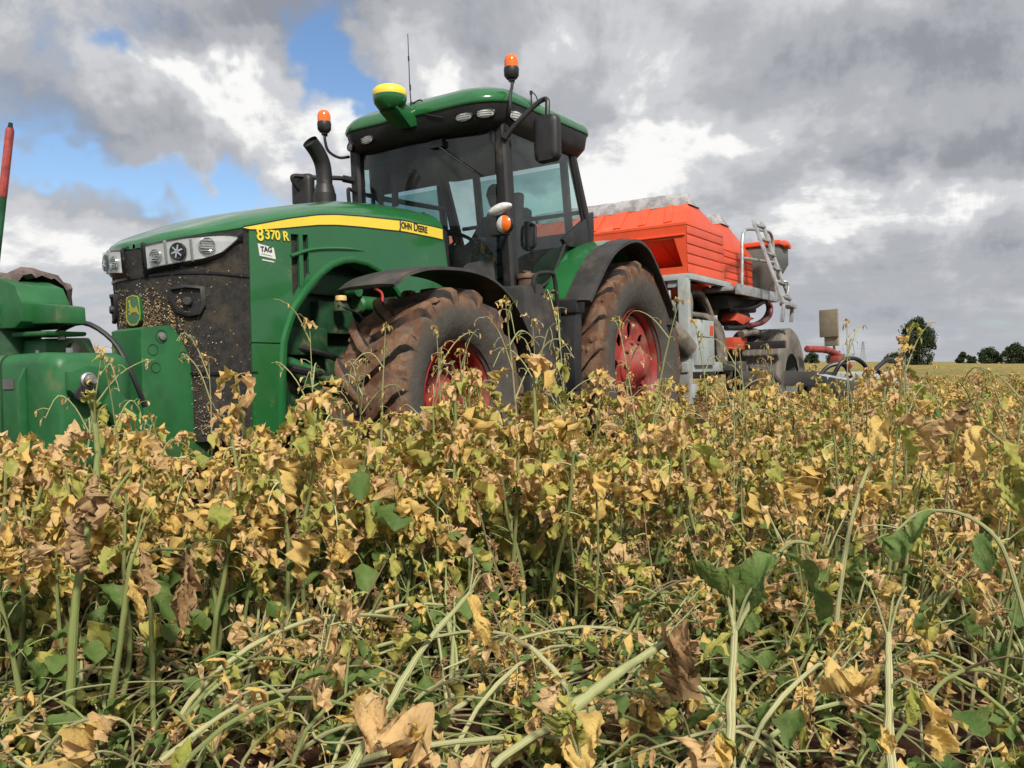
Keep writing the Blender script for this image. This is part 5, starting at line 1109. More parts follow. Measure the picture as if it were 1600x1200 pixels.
def p_compound(pm, base, dirv, L, W, mat, r, droop, curl, crump, rib=SP, pairs=3, twist=.0, term=1.):
    """lyrate leaf: arching midrib with small side leaflets and a bigger end lobe"""
    d = Vector(dirv).normalized(); p = Vector(base); pts = [p.copy()]; nseg = 7; ds = [d.copy()]
    wob = Vector((r.uniform(-1, 1), r.uniform(-1, 1), 0)) * .12
    for i in range(nseg):
        d = (d + Vector((0, 0, -1)) * droop * .30 + wob * .5).normalized(); p = p + d * L * .68 / nseg; pts.append(p.copy()); ds.append(d.copy())
    mb = MB(); mb.tube(pts, [.0032 - .0018 * i / nseg for i in range(nseg + 1)], 4, cap=False); pm.add([Vector(q) for q in mb.v], mb.f, rib, r.random())
    for k in range(pairs):
        i = 3 + int((nseg - 3) * k / pairs); sz = W * (.42 + .20 * k / pairs) * r.uniform(.7, 1.25)
        sd = ds[i].cross(Vector((0, 0, 1))); sd = sd.normalized() if sd.length > .1 else Vector((1, 0, 0)); sd.rotate(Matrix.Rotation(r.uniform(-.6, .6) + twist, 3, ds[i]))
        for s_ in (1, -1):
            if r.random() < .12: continue
            p_leaf(pm, pts[i], sd * s_ + ds[i] * r.uniform(.2, .9), sz * 1.15, sz * .85, mat if r.random() < .85 else r.choice((TAN, YEL, mat)), r, droop * r.uniform(.3, 1.2), curl, crump, .06, nu=5, nv=5, lobed=False, twist=r.uniform(-.9, .9))
    p_leaf(pm, pts[-1], ds[-1], L * .38 * term, W * term, mat, r, droop * .8, curl, crump, .04, nu=9, nv=7, lobed=True, twist=twist)
def leaf_kind(r, pm, base, dirv, kind, s=1.):
    if kind in (YEL, TAN, LIM) and r.random() < .35:      # undivided ragged leaf on a stalk
        return p_leaf(pm, base, dirv, s * r.uniform(.12, .19), s * r.uniform(.06, .10), kind, r, r.uniform(.7, 1.7), r.uniform(.3, .7), .30, .22, nu=11, nv=8, twist=r.uniform(-.8, .8))
    if kind == GRN: p_compound(pm, base, dirv, s * r.uniform(.15, .24), s * r.uniform(.06, .095), GRN, r, r.uniform(.25, .7), r.uniform(.12, .35), .08, SG, r.choice((1, 2)), term=1.25)
    elif kind == LIM: p_compound(pm, base, dirv, s * r.uniform(.12, .19), s * r.uniform(.05, .08), LIM, r, r.uniform(.4, 1.0), r.uniform(.2, .5), .20, SP, 2, r.uniform(-.5, .5), 1.15)
    elif kind == YEL: p_compound(pm, base, dirv, s * r.uniform(.11, .18), s * r.uniform(.045, .075), YEL, r, r.uniform(.4, 1.2), r.uniform(.3, .65), .30, SP, r.choice((2, 3)), r.uniform(-.7, .7), 1.1)
    elif kind == TAN: p_compound(pm, base, dirv, s * r.uniform(.10, .17), s * r.uniform(.042, .07), TAN, r, r.uniform(.5, 1.6), r.uniform(.4, .9), .42, SD, r.choice((2, 3, 3)), r.uniform(-1., 1.))
    else: p_compound(pm, base, dirv, s * r.uniform(.13, .22), s * r.uniform(.04, .065), BRN, r, r.uniform(1.4, 2.8), r.uniform(.5, 1.0), .50, SD, r.choice((3, 4)), r.uniform(-1., 1.), .9)
def floret(r, pm, base, n, s, mats=(YEL, TAN, LIM)):
    for k in range(n):
        p_leaf(pm, base + Vector((r.uniform(-1, 1), r.uniform(-1, 1), r.uniform(-.7, .7))) * .02 * s, rdir(r, -.3, 1.2), s * r.uniform(.04, .075), s * r.uniform(.022, .042), r.choice(mats), r, r.uniform(.4, 2.), r.uniform(.3, .8), .22, .08, nu=5, nv=3, lobed=False)

def plant_upright(seed, h, lush=1., topc=(YEL, TAN, YEL, LIM), stem=SG, rad=.0095):
    r = random.Random(seed); rad = r.uniform(.0085, .0135); parts = {'stem': PM(), 'leaf': [], 'leaf_cluster': PM()}
    lean = Vector((r.uniform(-.12, .12), r.uniform(-.12, .12), 0)) * h; w_ = Vector((r.uniform(-.03, .03), r.uniform(-.03, .03), 0))
    pts = [Vector((0, 0, -.03)), Vector((0, 0, h * .3)) + lean * .15 + w_, Vector((0, 0, h * .65)) + lean * .5 - w_ * .6, Vector((0, 0, h)) + lean]
    P = p_stem(parts['stem'], pts, rad, rad * .34, stem, r.random(), 8)
    at = lambda t: P[min(len(P) - 1, int(t * (len(P) - 1)))]
    def lf(t, kind, s=1.):
        q = PM(); leaf_kind(r, q, at(t), rdir(r, .0, .9), kind, s); parts['leaf'].append(q)
    for k in range(int(2 * lush)): lf(r.uniform(.12, .5), r.choice((GRN, GRN, GRN, BRN, LIM)), .9)
    for k in range(int(3 * lush)): lf(r.uniform(.45, .78), r.choice((GRN, GRN, BRN, LIM, GRN, LIM)), .95)
    for k in range(int(5 * lush)): lf(r.uniform(.80, 1.), r.choice(topc), r.uniform(.8, 1.5))
    for k in range(2):                                  # thin arching leaf stalks left without a blade
        b = at(r.uniform(.3, .8)); dv = rdir(r, .3, 1.0); L = r.uniform(.10, .20); p_stem(parts['stem'], [b, b + dv * L * .5 + Vector((0, 0, .03)), b + dv * L, b + dv * L * 1.2 + Vector((0, 0, -.05))], .003, .0015, r.choice((SP, SP, SD)), r.random(), 4, 3)
    c = parts['leaf_cluster']
    for k in range(3):
        t = r.uniform(.70, .95); b = at(t); e = b + rdir(r, .5, 1.2) * r.uniform(.07, .16); p_stem(c, [b, (b + e) / 2 + Vector((0, 0, .01)), e], .0035, .002, stem, r.random(), 4, 2); floret(r, c, e, 5, 1.1)
    floret(r, c, P[-1], 8, 1.25)
    return parts
def plant_stalk(seed, h, rad=.0062, stem=SP):
    """bolted seed stalk: thin, branched at the top, with hanging pods and tiny dry flowers"""
    r = random.Random(seed); parts = {'stem': PM(), 'leaf': [], 'pod_spray': PM()}
    lean = Vector((r.uniform(-.1, .1), r.uniform(-.1, .1), 0)) * h
    P = p_stem(parts['stem'], [(0, 0, -.03), Vector((0, 0, h * .4)) + lean * .25 + Vector((r.uniform(-.02, .02), 0, 0)), Vector((0, 0, h * .75)) + lean * .6, Vector((0, 0, h)) + lean], rad, rad * .3, stem, r.random())
    for k in range(4):
        q = PM(); leaf_kind(r, q, P[int(r.uniform(.25, .7) * (len(P) - 1))], rdir(r, 0, .8), r.choice((TAN, YEL, BRN, LIM)), .75); parts['leaf'].append(q)
    c = parts['pod_spray']
    def pods(path, n):
        for k in range(n):
            b = path[r.randrange(len(path) // 3, len(path))]; e = b + rdir(r, -.9, .5) * r.uniform(.02, .05)
            p_stem(c, [b, (b + e) / 2 + Vector((0, 0, .006)), e], 0.0015, 0.0010, SP, r.random(), 3, 1)
            p_leaf(c, e, rdir(r, -1.2, .2), r.uniform(.016, .030), r.uniform(.008, .014), r.choice((TAN, YEL, LIM, TAN)), r, .8, .5, .1, .02, nu=3, nv=3, lobed=False, fold=.5)
    for k in range(r.randint(2, 6)):
        t = r.uniform(.5, .95); b = P[int(t * (len(P) - 1))]; dv = rdir(r, .3, 1.35); L = r.uniform(.05, .24); e = b + dv * L; mid = b + dv * L * .5 + Vector((0, 0, .03)); tip = e + Vector((dv.x * .06, dv.y * .06, -r.uniform(-.02, .08)))
        q = p_stem(c, [b, mid, e, tip], .0034, .0014, stem, r.random(), 5, 3); pods(q, r.randint(2, 5))
    pods(P[len(P) // 2:], 6); floret(r, c, P[-1], 4, .55)
    return parts
def plant_lodged(seed, L, hgt, rad=.011, mat=SP):
    """knocked-over plant: bare pale stem bent along the ground"""
    r = random.Random(seed); parts = {'stem': PM(), 'leaf': [], 'leaf_cluster': PM()}
    P = p_stem(parts['stem'], [(0, 0, -.02), (L * .18, r.uniform(-.04, .04), hgt * .7), (L * .45, r.uniform(-.08, .08), hgt), (L * .75, r.uniform(-.1, .1), hgt * .75), (L, r.uniform(-.12, .12), max(.02, hgt * r.uniform(.2, .9)))], rad, rad * .42, mat, r.random(), 7)
    for k in range(5):
        q = PM(); leaf_kind(r, q, P[int(r.uniform(.35, 1.) * (len(P) - 1))], rdir(r, -.2, .7), r.choice((BRN, BRN, YEL, GRN, LIM, GRN)), .85); parts['leaf'].append(q)
    for k in range(3):
        b = P[int(r.uniform(.4, .9) * (len(P) - 1))]; e = b + rdir(r, -.1, .7) * r.uniform(.1, .22); p_stem(parts['leaf_cluster'], [b, (b + e) / 2 + Vector((0, 0, .03)), e], .004, .002, r.choice((SP, SG, SD)), r.random(), 5, 2); floret(r, parts['leaf_cluster'], e, 3, 1.)
    return parts
def plant_rosette(seed, s=1.):
    r = random.Random(seed); parts = {'stem': PM(), 'leaf': []}
    p_stem(parts['stem'], [(0, 0, -.03), (.01, 0, .05), (.0, .01, .10 * s)], 0.0082, 0.0042, SG, r.random())
    for k in range(7):
        q = PM(); leaf_kind(r, q, Vector((0, 0, r.uniform(.02, .10) * s)), rdir(r, .5, 1.25), r.choice((GRN, GRN, GRN, LIM)), s * 1.1); parts['leaf'].append(q)
    return parts
def plant_bare(seed, h, mat=SP, rad=.009):
    """bunch of leafless stalks from one root"""
    r = random.Random(seed); parts = {'stem': PM(), 'leaf': []}; com = Vector((r.uniform(-.25, .25), r.uniform(-.25, .25), 0))
    for q in range(r.randint(2, 4)):
        hh = h * r.uniform(.65, 1.1); lean = (com + Vector((r.uniform(-.25, .25), r.uniform(-.25, .25), 0))) * hh; b = Vector((r.uniform(-.03, .03), r.uniform(-.03, .03), -.03)); rd = rad * r.uniform(.6, 1.1)
        P = p_stem(parts['stem'], [b, b + Vector((0, 0, hh * .35)) + lean * .25 + Vector((r.uniform(-.03, .03), r.uniform(-.03, .03), 0)), b + Vector((0, 0, hh * .7)) + lean * .6, b + Vector((0, 0, hh)) + lean], rd, rd * .22, mat, r.random(), 7); floret(r, parts['stem'], P[-1], 3, .9)
        for k in range(2):
            q_ = PM(); leaf_kind(r, q_, P[int(r.uniform(.5, 1.) * (len(P) - 1))], rdir(r, -.2, .8), r.choice((BRN, TAN, LIM, LIM, GRN, GRN)), .9); parts['leaf'].append(q_)
    return parts
def litter_leaf(seed):
    r = random.Random(seed); pm = PM(); leaf_kind(r, pm, Vector((0, 0, .015)), rdir(r, -.05, .25), r.choice((BRN, BRN, BRN, BRN, YEL)), .55)
    for i, q in enumerate(pm.v): pm.v[i] = Vector((q[0], q[1], max(.004, .02 + q[2] * .45)))
    return pm
def merged(parts):
    pm = PM()
    for k, v in parts.items():
        for q in (v if isinstance(v, list) else [v]): pm.join(q)
    return pm

UP = [plant_upright(100 + k, h, lu, tp) for k, (h, lu, tp) in enumerate(((.80, 1.0, (YEL, TAN, YEL, LIM)), (.88, 1.0, (TAN, YEL, TAN, LIM)), (.76, .9, (TAN, YEL, BRN, YEL)), (.84, 1.0, (YEL, YEL, LIM, LIM)), (.70, 1.0, (YEL, TAN, LIM, GRN)), (.92, .9, (TAN, YEL, YEL, LIM)), (.82, .8, (BRN, TAN, YEL, YEL)), (.74, 1.1, (LIM, YEL, GRN, YEL))))]
STH = (1.06, 1.18, .98, 1.12, 1.02, 1.15, 1.08, .95, 1.2, 1.1)
ST_ = [plant_stalk(200 + k, h, rd) for k, (h, rd) in enumerate(zip(STH, (.0062, .005, .0045, .007, .0055, .0048, .006, .0042, .0052, .0065)))]
LO = [plant_lodged(300 + k, L, hg, rd, m) for k, (L, hg, rd, m) in enumerate(((.75, .16, .0075, SP), (.9, .10, .0085, SG), (.6, .22, .006, SG), (.8, .06, .0075, SP), (.55, .13, .005, SP), (.7, .28, .0065, SG), (1.05, .12, .0105, SP), (1.15, .20, .0115, SP), (.95, .07, .010, SP), (1.1, .30, .0095, SP)))]
RO = [plant_rosette(400 + k, s) for k, s in enumerate((1., 1.2, .8))]
BA = [plant_bare(500 + k, h, m, rd) for k, (h, m, rd) in enumerate(((.62, SP, .010), (.75, SG, .009), (.5, SP, .012), (.68, SD, .008)))]
KINDS_ = {'UP': UP, 'ST': ST_, 'LO': LO, 'RO': RO, 'BA': BA}

# --- meshes for the individual plants (shared by the copies)
def proto_meshes(parts):
    o = [('stem', parts['stem'].mesh('stem'))] + [('leaf', q.mesh('leaf')) for q in parts['leaf']]
    for k in ('leaf_cluster', 'pod_spray'):
        if k in parts: o.append((k, parts[k].mesh(k)))
    return o
PROTO = {k: [proto_meshes(p) for p in v] for k, v in KINDS_.items()}
PNAME = {'UP': 'crop_plant', 'ST': 'seed_stalk', 'LO': 'fallen_crop_plant', 'RO': 'leaf_rosette', 'BA': 'bare_stalk'}
PCAT = {'UP': 'plant', 'ST': 'seed stalk', 'LO': 'fallen plant', 'RO': 'leaf rosette', 'BA': 'stalk'}
def pix(px, py, dep):
    a = Vector(((px - 800) / 1350, 1, (600 - py) / 1350)); a.rotate(Matrix.Rotation(R(-1.485), 3, 'X')); return Vector((0, 0, 1.08)) + a * dep
def gpos(px, dep): x = (px - 800) / 1350 * dep; return Vector((x, dep, gh(x, dep)))
def put(kind, i, pos, rz, sc, label, group, tilt=(0, 0)):
    t = bpy.data.objects.new(PNAME[kind], None); COL.objects.link(t); t.empty_display_size = .1
    t.location = pos; t.rotation_euler = (tilt[0], tilt[1], rz); t.scale = (sc, sc, sc); tag(t, label, PCAT[kind], group)
    for nm, me in PROTO[kind][i % len(PROTO[kind])]:
        o = bpy.data.objects.new(nm, me); COL.objects.link(o); o.parent = t
        if nm in ('leaf_cluster', 'pod_spray'): o['kind'] = 'stuff'
    return t
def zone(px):
    return ('before the green press' if px < 180 else 'below the black grille' if px < 400 else 'before the front wheel arch' if px < 560 else 'before the muddy front wheel' if px < 800 else 'before the cab steps' if px < 920 else 'before the rear wheel' if px < 1060 else 'before the orange hoppers' if px < 1240 else 'before the marker board' if px < 1420 else 'at the right edge')
ROW = lambda d: 'front row' if d < 3.3 else 'middle rows' if d < 4.1 else 'back rows'
rp = random.Random(77)
TRI = TM.inverted()
def blocked(p):
    """inside the tractor, the press or the drill's beaten track"""
    q = TRI @ Vector((p[0], p[1], 0))
    if -5.6 < q.x < 6.1 and -1.45 < q.y < 1.38:
        return True
    return False
def edge_depth(px):
    """where the standing crop begins, metres from the camera"""
    return float(np.interp(px, [0, 300, 520, 700, 850, 1000, 1200, 1400, 1600], [2.35, 2.6, 2.75, 3.1, 3.3, 3.3, 3.3, 3.2, 3.0]))
indiv = []; CAND = {}
def bare_patch(px, dep): return (730 < px < 925 and 1.7 < dep < 3.15) or (1430 < px < 1570 and 1.8 < dep < 2.85)
def try_put(kind, i, px, dep, rz, sc, what, tilt=(0, 0)):
    p = gpos(px, dep)
    if kind in ('LO', 'RO') and bare_patch(px, dep): return False
    if blocked(p): return False
    z = zone(px); t = put(kind, i, p, rz, sc, 'x', 'x', tilt); CAND.setdefault((what, z), []).append((px, t)); indiv.append((p.x, p.y)); return True
UPW = ['plant with yellow and tan leaves', 'tall plant with tan leaves', 'plant with crumpled brown-tan leaves', 'plant with bright yellow leaves', 'short yellow and brown plant', 'tallest tan plant', 'plant hung with dead leaves', 'plant with yellow-green leaves']
n = 0
while n < 120:                                              # the nearest standing plants
    px = rp.uniform(-60, 1660); e0 = edge_depth(px); dep = e0 + abs(rp.gauss(0, .75)) 
    if px > 1000 and rp.random() < .68: continue
    i = rp.randrange(8)
    if try_put('UP', i, px, dep, rp.uniform(0, 6.28), rp.uniform(.86, 1.04) * float(np.interp(px, [0, 300, 800, 1000, 1300], [.93, .93, .99, .97, .90])), UPW[i], (rp.gauss(0, .07), rp.gauss(0, .07))): n += 1
n = 0
while n < 70:
    px = rp.uniform(200, 1660) if rp.random() < .35 else rp.uniform(950, 1660); dep = edge_depth(px) + rp.uniform(-.5, 1.2); i = rp.randrange(4)
    if try_put('BA', i, px, dep, rp.uniform(0, 6.28), rp.uniform(.8, 1.1), ['bunch of bare pale stalks', 'bunch of bare green stalks', 'bunch of short pale stalks', 'bunch of dry buff stalks'][i], (rp.gauss(0, .12), rp.gauss(0, .12))): n += 1
n = 0
while n < 44:
    px = rp.uniform(-40, 1640); dep = rp.uniform(1.75, edge_depth(px) + .2); i = rp.randrange(6)
    if px < 500 and rp.random() < .4: continue
    if try_put('LO', i, px, dep, (rp.gauss(.95, .35) if px < 1050 else rp.choice((0.6, 1.2, 2.2, 2.6, .3))) + rp.gauss(0, .25), rp.uniform(.7, 1.05), ['long arched pale stem knocked over', 'thick pale stem lying flat', 'green stem bent over', 'pale stem flat on the soil', 'thin dry stem knocked over', 'green stem arched high'][i]): n += 1
n = 0
while n < 14:
    px = rp.uniform(0, 1600); dep = rp.uniform(1.9, edge_depth(px) + .3); i = rp.randrange(3)
    if try_put('RO', i, px, dep, rp.uniform(0, 6.28), rp.uniform(.6, 1.0), ['low tuft of green leaves', 'larger tuft of green leaves', 'small tuft of green leaves'][i]): n += 1
n = 0
while n < 30:
    px = rp.uniform(850, 1640) if rp.random() < .75 else rp.uniform(250, 850); dep = rp.uniform(2.15, edge_depth(px) + .25); i = rp.choice((0, 0, 2, 1))
    if bare_patch(px, dep): continue
    if try_put('BA', i, px, dep, rp.uniform(0, 6.28), rp.uniform(.62, .9), ['leaning pale stalks', 'leaning green stalks', 'leaning short pale stalks'][i], (rp.gauss(0, .25), rp.gauss(.30, .25))): n += 1
n = 0
while n < 14:
    px = rp.uniform(120, 1500); dep = rp.uniform(1.85, 2.75); i = 6 + rp.randrange(4)
    if try_put('LO', i, px, dep, (rp.gauss(.95, .25) if px < 900 else rp.choice((.9, 1.9, 2.3))) + rp.gauss(0, .2), rp.uniform(.8, 1.05), ['long pale fallen stem', 'longest pale fallen stem', 'long pale stem flat on soil', 'long pale stem arched high'][i - 6]): n += 1
ORD = ['leftmost', 'second from left', 'third from left', 'fourth from left', 'fifth from left', 'sixth from left', 'seventh from left', 'eighth from left', 'ninth from left', 'tenth from left']
for (what, z), lst in CAND.items():
    lst.sort(key=lambda q: q[0])
    for k, (px, t) in enumerate(lst):
        t['label'] = f'{what} {z}' + ('' if len(lst) == 1 else f', {ORD[min(k, 9)]}'); t['group'] = {'crop_plant': 'standing crop plants', 'bare_stalk': 'bare stalks', 'fallen_crop_plant': 'fallen crop plants', 'leaf_rosette': 'low leaf tufts'}[t.name.split('.')[0]]
# (leaning stalks of the trampled strip are added above the labels)
# seed stalks that stand out against the machines, where the photograph shows them
for k, (px, top, dep, what) in enumerate(((100, 560, 3.0, 'tall branched seed stalk before the press frame'), (210, 545, 3.1, 'seed stalk with spreading branches before the hitch casting'), (492, 500, 4.2, 'slender forked seed stalk before the wheel arch'), (597, 512, 4.2, 'seed stalk with dry pods before the front tyre'), (686, 515, 4.3, 'thin seed stalk before the red front rim'), (735, 548, 4.1, 'short pale seed stalk before the red front rim'), (815, 470, 4.4, 'tall drooping seed stalk beside the fuel tank'), (848, 500, 4.3, 'bent seed stalk before the fuel tank'), (905, 485, 5.0, 'forked pale seed stalk before the rear mud flap'), (990, 465, 5.2, 'yellow tipped seed stalk before the rear wheel'), (1010, 500, 5.4, 'leaning seed stalk crossing the red rear rim'), (1128, 500, 5.4, 'stout seed stalk before the drill hoses'), (1150, 545, 5.0, 'seed stalk before the control cabinet'), (1175, 540, 5.2, 'thin seed stalk before the ribbed roller tyre'), (1325, 505, 5.5, 'bare dark seed stalk against the sky by the pylon'), (1420, 545, 3.4, 'green stalk before the tall dark tree'), (640, 560, 4.0, 'seed stalk leaning before the front tyre tread'), (545, 560, 4.3, 'small seed stalk below the engine bay'), (322, 560, 3.4, 'seed stalk with thin curved branches below the grille'), (1552, 545, 2.9, 'forked stalk with two yellow leaves at the right edge'))):
    zt = pix(px, top, dep).z; p = gpos(px, dep); hgt = zt - p.z
    put('ST', k, p, rp.uniform(0, 6.28), hgt / STH[k % 10], what, 'seed stalks standing above the crop', (rp.gauss(0, .05), rp.gauss(0, .05))); indiv.append((p.x, p.y))

# --- foreground plants told apart one by one
def hero(name, cat, label, build):
    """build(parts) fills a list of (part name, PM) in world space; the thing stands at the base of its stem"""
    parts = []; base = build(parts); t = bpy.data.objects.new(name, None); COL.objects.link(t); t.location = base; tag(t, label, cat)
    for nm, pm in parts:
        pm.v = [Vector(q) - base for q in pm.v]; o = bpy.data.objects.new(nm, pm.mesh(nm, True)); COL.objects.link(o); o.parent = t
def H(label, stem_px, r0, r1, mat, leaves=(), seed=1, name='crop_plant', cat='plant', branches=()):
    r = random.Random(seed)
    def b(parts):
        pts = [pix(*q) for q in stem_px]; g = gh(pts[0].x, pts[0].y)
        if pts[0].z < g + .12: pts[0].z = g - .01
        pm = PM(); pts = [q + Vector((r.uniform(-1, 1), r.uniform(-1, 1), r.uniform(-1, 1))) * r0 * .5 if 0 < i_ < len(pts) - 1 else q for i_, q in enumerate(pts)]; p_stem(pm, pts, r0, r1, mat, r.random(), 10, 5)
        tipn = len(pm.v); pm.add([pm.v[tipn - 10 + j] for j in range(10)] + [pts[-1] + (pts[-1] - pts[-2]).normalized() * r1], [(j, (j + 1) % 10, 10) for j in range(10)], mat, .3); parts.append(('stem', pm))
        end = pts[-1]; dv = (pts[-1] - pts[-2]).normalized()
        for k in range(3):
            e = end + (dv + rdir(r, -.2, .9) * .9) * r.uniform(.035, .08); q = PM(); p_stem(q, [end - dv * .012, (end + e) / 2 + Vector((0, 0, .012)), e, e + Vector((0, 0, -.02)) + dv * .02], max(.0022, r1 * .55), .0012, mat, r.random(), 6, 4); parts.append(('branch', q))
            q = PM(); p_leaf(q, e, rdir(r, -.6, .4), r.uniform(.04, .075), r.uniform(.025, .045), r.choice((TAN, YEL, LIM, BRN)), r, r.uniform(.8, 2.), r.uniform(.4, .8), .24, .15, nu=16, nv=9, twist=r.uniform(-1, 1)); parts.append(('leaf', q))
        for bp, br in branches:
            q = PM(); p_stem(q, [pix(*k) for k in bp], br, br * .55, mat, r.random(), 7, 5); parts.append(('branch', q))
        for (px, py, dp, tx, ty, td, L, W, kind, dr, cu, cr) in leaves:
            a = pix(px, py, dp); d = pix(tx, ty, td) - a; q = PM(); p_leaf(q, a, d, L, W, kind, r, dr, cu, cr, .10, nu=26, nv=13); parts.append(('leaf', q))
        return Vector((pts[0].x, pts[0].y, g)) if True else None
    hero(name, cat, label, b)
H('thick leaning green stem at the left of the stand, forked at the top', [(110, 1105, 2.35), (118, 960, 2.33), (138, 830, 2.35), (150, 720, 2.38), (148, 660, 2.4)], 0.0131, 0.0070, SG, [(140, 800, 2.3, 100, 800, 2.2, .17, .07, BRN, 3., .7, .35), (150, 735, 2.35, 130, 790, 2.3, .16, .08, BRN, 3., .7, .35), (150, 690, 2.35, 120, 660, 2.3, .13, .07, TAN, 1.2, .5, .2)], 1, branches=[([(146, 815, 2.35), (175, 775, 2.4), (205, 735, 2.45)], .006)])
H('curved green stem beside the thick leaning one on the left', [(170, 1120, 2.35), (185, 1000, 2.3), (204, 890, 2.28), (214, 850, 2.3)], 0.0090, 0.0056, SG, [(212, 860, 2.28, 190, 850, 2.25, .12, .06, LIM, 1., .4, .15), (214, 852, 2.3, 260, 880, 2.25, .15, .06, BRN, 3., .7, .3), (200, 900, 2.28, 230, 960, 2.2, .13, .06, YEL, 2., .6, .2)], 2)
H('green stem with a crumpled brown leaf hanging from its crooked tip', [(240, 1130, 2.5), (238, 1000, 2.5), (232, 880, 2.5), (240, 860, 2.5), (290, 858, 2.4)], 0.0082, 0.0035, SG, [(288, 858, 2.4, 300, 880, 2.35, .22, .085, BRN, 3., .6, .35), (236, 900, 2.5, 250, 960, 2.4, .15, .08, GRN, 1., .3, .05)], 3)
H('large withered yellow leaf in the lower left corner', [(40, 1225, 1.75), (90, 1150, 1.72), (150, 1120, 1.7), (200, 1135, 1.7), (208, 1200, 1.72)], 0.0041, 0.0021, SP, [(175, 1118, 1.68, 60, 1180, 1.6, .16, .13, YEL, .9, .5, .22), (190, 1125, 1.68, 100, 1130, 1.62, .12, .08, TAN, .9, .5, .22)], 4)
H('long pale green stem lying from the lower left towards the middle', [(250, 1190, 1.95), (330, 1130, 2.05), (400, 1090, 2.15), (460, 1078, 2.25)], 0.0074, 0.0042, SP, [(455, 1080, 2.2, 480, 1050, 2.2, .12, .06, GRN, .6, .3, .08), (300, 1150, 2.0, 270, 1190, 1.9, .1, .06, LIM, 1., .4, .15)], 5, 'fallen_crop_plant', 'fallen plant')
H('thick pale stem rising from the bottom edge towards the middle', [(530, 1230, 1.75), (600, 1110, 1.85), (665, 1010, 1.95), (738, 922, 2.1)], 0.0107, 0.0049, SP, [(735, 925, 2.1, 760, 960, 2.0, .14, .07, YEL, 1.8, .5, .2), (680, 1000, 1.95, 640, 980, 1.9, .12, .06, LIM, 1., .4, .15), (600, 1110, 1.85, 560, 1050, 1.8, .14, .08, TAN, 1.6, .6, .25)], 6, 'fallen_crop_plant', 'fallen plant')
H('thick pale stem lying across the bare soil in the middle', [(868, 1130, 1.95), (930, 1080, 1.98), (985, 1040, 2.0), (1050, 998, 2.1)], 0.0148, 0.0077, SP, [(1046, 1000, 2.1, 1060, 960, 2.05, .16, .09, BRN, 1.6, .6, .3), (1040, 1002, 2.1, 1080, 1010, 2.0, .15, .10, BRN, 2.4, .7, .3), (900, 1100, 1.95, 860, 1110, 1.9, .09, .06, LIM, .8, .4, .12)], 7, 'fallen_crop_plant', 'fallen plant')
H('broad green leaf arching from a purple-jointed pale stalk', [(1140, 1260, 1.55), (1146, 1100, 1.62), (1148, 985, 1.68)], 0.0107, 0.0063, SP, [(1215, 862, 1.72, 1290, 870, 1.72, .16, .15, GRN, 1.3, .15, .05), (1212, 866, 1.72, 1180, 870, 1.66, .15, .12, GRN, 1.6, .15, .05), (1138, 940, 1.70, 1130, 900, 1.68, .11, .08, GRN, .3, .4, .06), (1150, 990, 1.68, 1110, 990, 1.6, .10, .03, LIM, .8, .6, .1)], 8, branches=[([(1148, 985, 1.68), (1180, 930, 1.70), (1205, 880, 1.72), (1235, 848, 1.72), (1270, 850, 1.72)], .006), ([(1148, 985, 1.68), (1142, 955, 1.70), (1134, 925, 1.70)], .006)])
H('pale stalk carrying a drooping pair of yellow withered leaves', [(1398, 1260, 1.45), (1390, 1150, 1.5), (1384, 1060, 1.55), (1388, 990, 1.6)], 0.0098, 0.0049, SP, [(1372, 1070, 1.5, 1300, 1040, 1.45, .105, .095, YEL, .5, .5, .14), (1376, 1075, 1.5, 1330, 1080, 1.45, .07, .05, TAN, .9, .5, .2), (1440, 1075, 1.5, 1465, 1110, 1.46, .125, .075, YEL, 2.4, .45, .18), (1424, 1068, 1.5, 1430, 1100, 1.48, .07, .05, LIM, 2., .4, .15), (1388, 1140, 1.5, 1350, 1150, 1.45, .05, .035, YEL, .8, .5, .2)], 9, branches=[([(1386, 1080, 1.54), (1410, 1062, 1.52), (1440, 1072, 1.5)], .004)])
H('bright yellow leaf pair at the bottom edge of the picture', [(940, 1330, 1.35), (925, 1240, 1.37), (905, 1190, 1.4)], 0.0049, 0.0028, SP, [(915, 1215, 1.38, 928, 1130, 1.40, .10, .075, YEL, .2, .25, .08), (905, 1215, 1.38, 870, 1150, 1.42, .085, .07, YEL, .3, .25, .08), (900, 1225, 1.38, 830, 1180, 1.38, .07, .045, YEL, .6, .4, .12)], 10)
H('big crumpled brown leaf at the bottom edge', [(700, 1320, 1.4), (690, 1250, 1.4), (672, 1190, 1.42)], 0.0049, 0.0028, SD, [(680, 1215, 1.4, 640, 1130, 1.42, .13, .10, TAN, .35, .55, .22), (690, 1220, 1.4, 740, 1190, 1.38, .10, .08, TAN, .7, .55, .22)], 11)
H('small curled brown leaf at the bottom edge, right of the yellow pair', [(1095, 1310, 1.4), (1092, 1250, 1.42), (1088, 1200, 1.44)], 0.0041, 0.0028, SD, [(1088, 1225, 1.42, 1095, 1150, 1.42, .085, .07, TAN, .4, .6, .2), (1086, 1230, 1.42, 1040, 1195, 1.42, .07, .05, TAN, .6, .6, .2)], 12)
H('green leaf stalk arching over at the right edge', [(1612, 1010, 2.0), (1590, 920, 2.02), (1555, 840, 2.05), (1500, 803, 2.1), (1440, 800, 2.12), (1400, 830, 2.1)], 0.0057, 0.0035, SP, [(1470, 800, 2.1, 1420, 790, 2.1, .13, .06, GRN, 1., .2, .06), (1410, 825, 2.1, 1390, 850, 2.05, .09, .08, GRN, 1.2, .2, .06), (1540, 830, 2.05, 1510, 860, 2., .11, .06, GRN, 1., .2, .06)], 13)
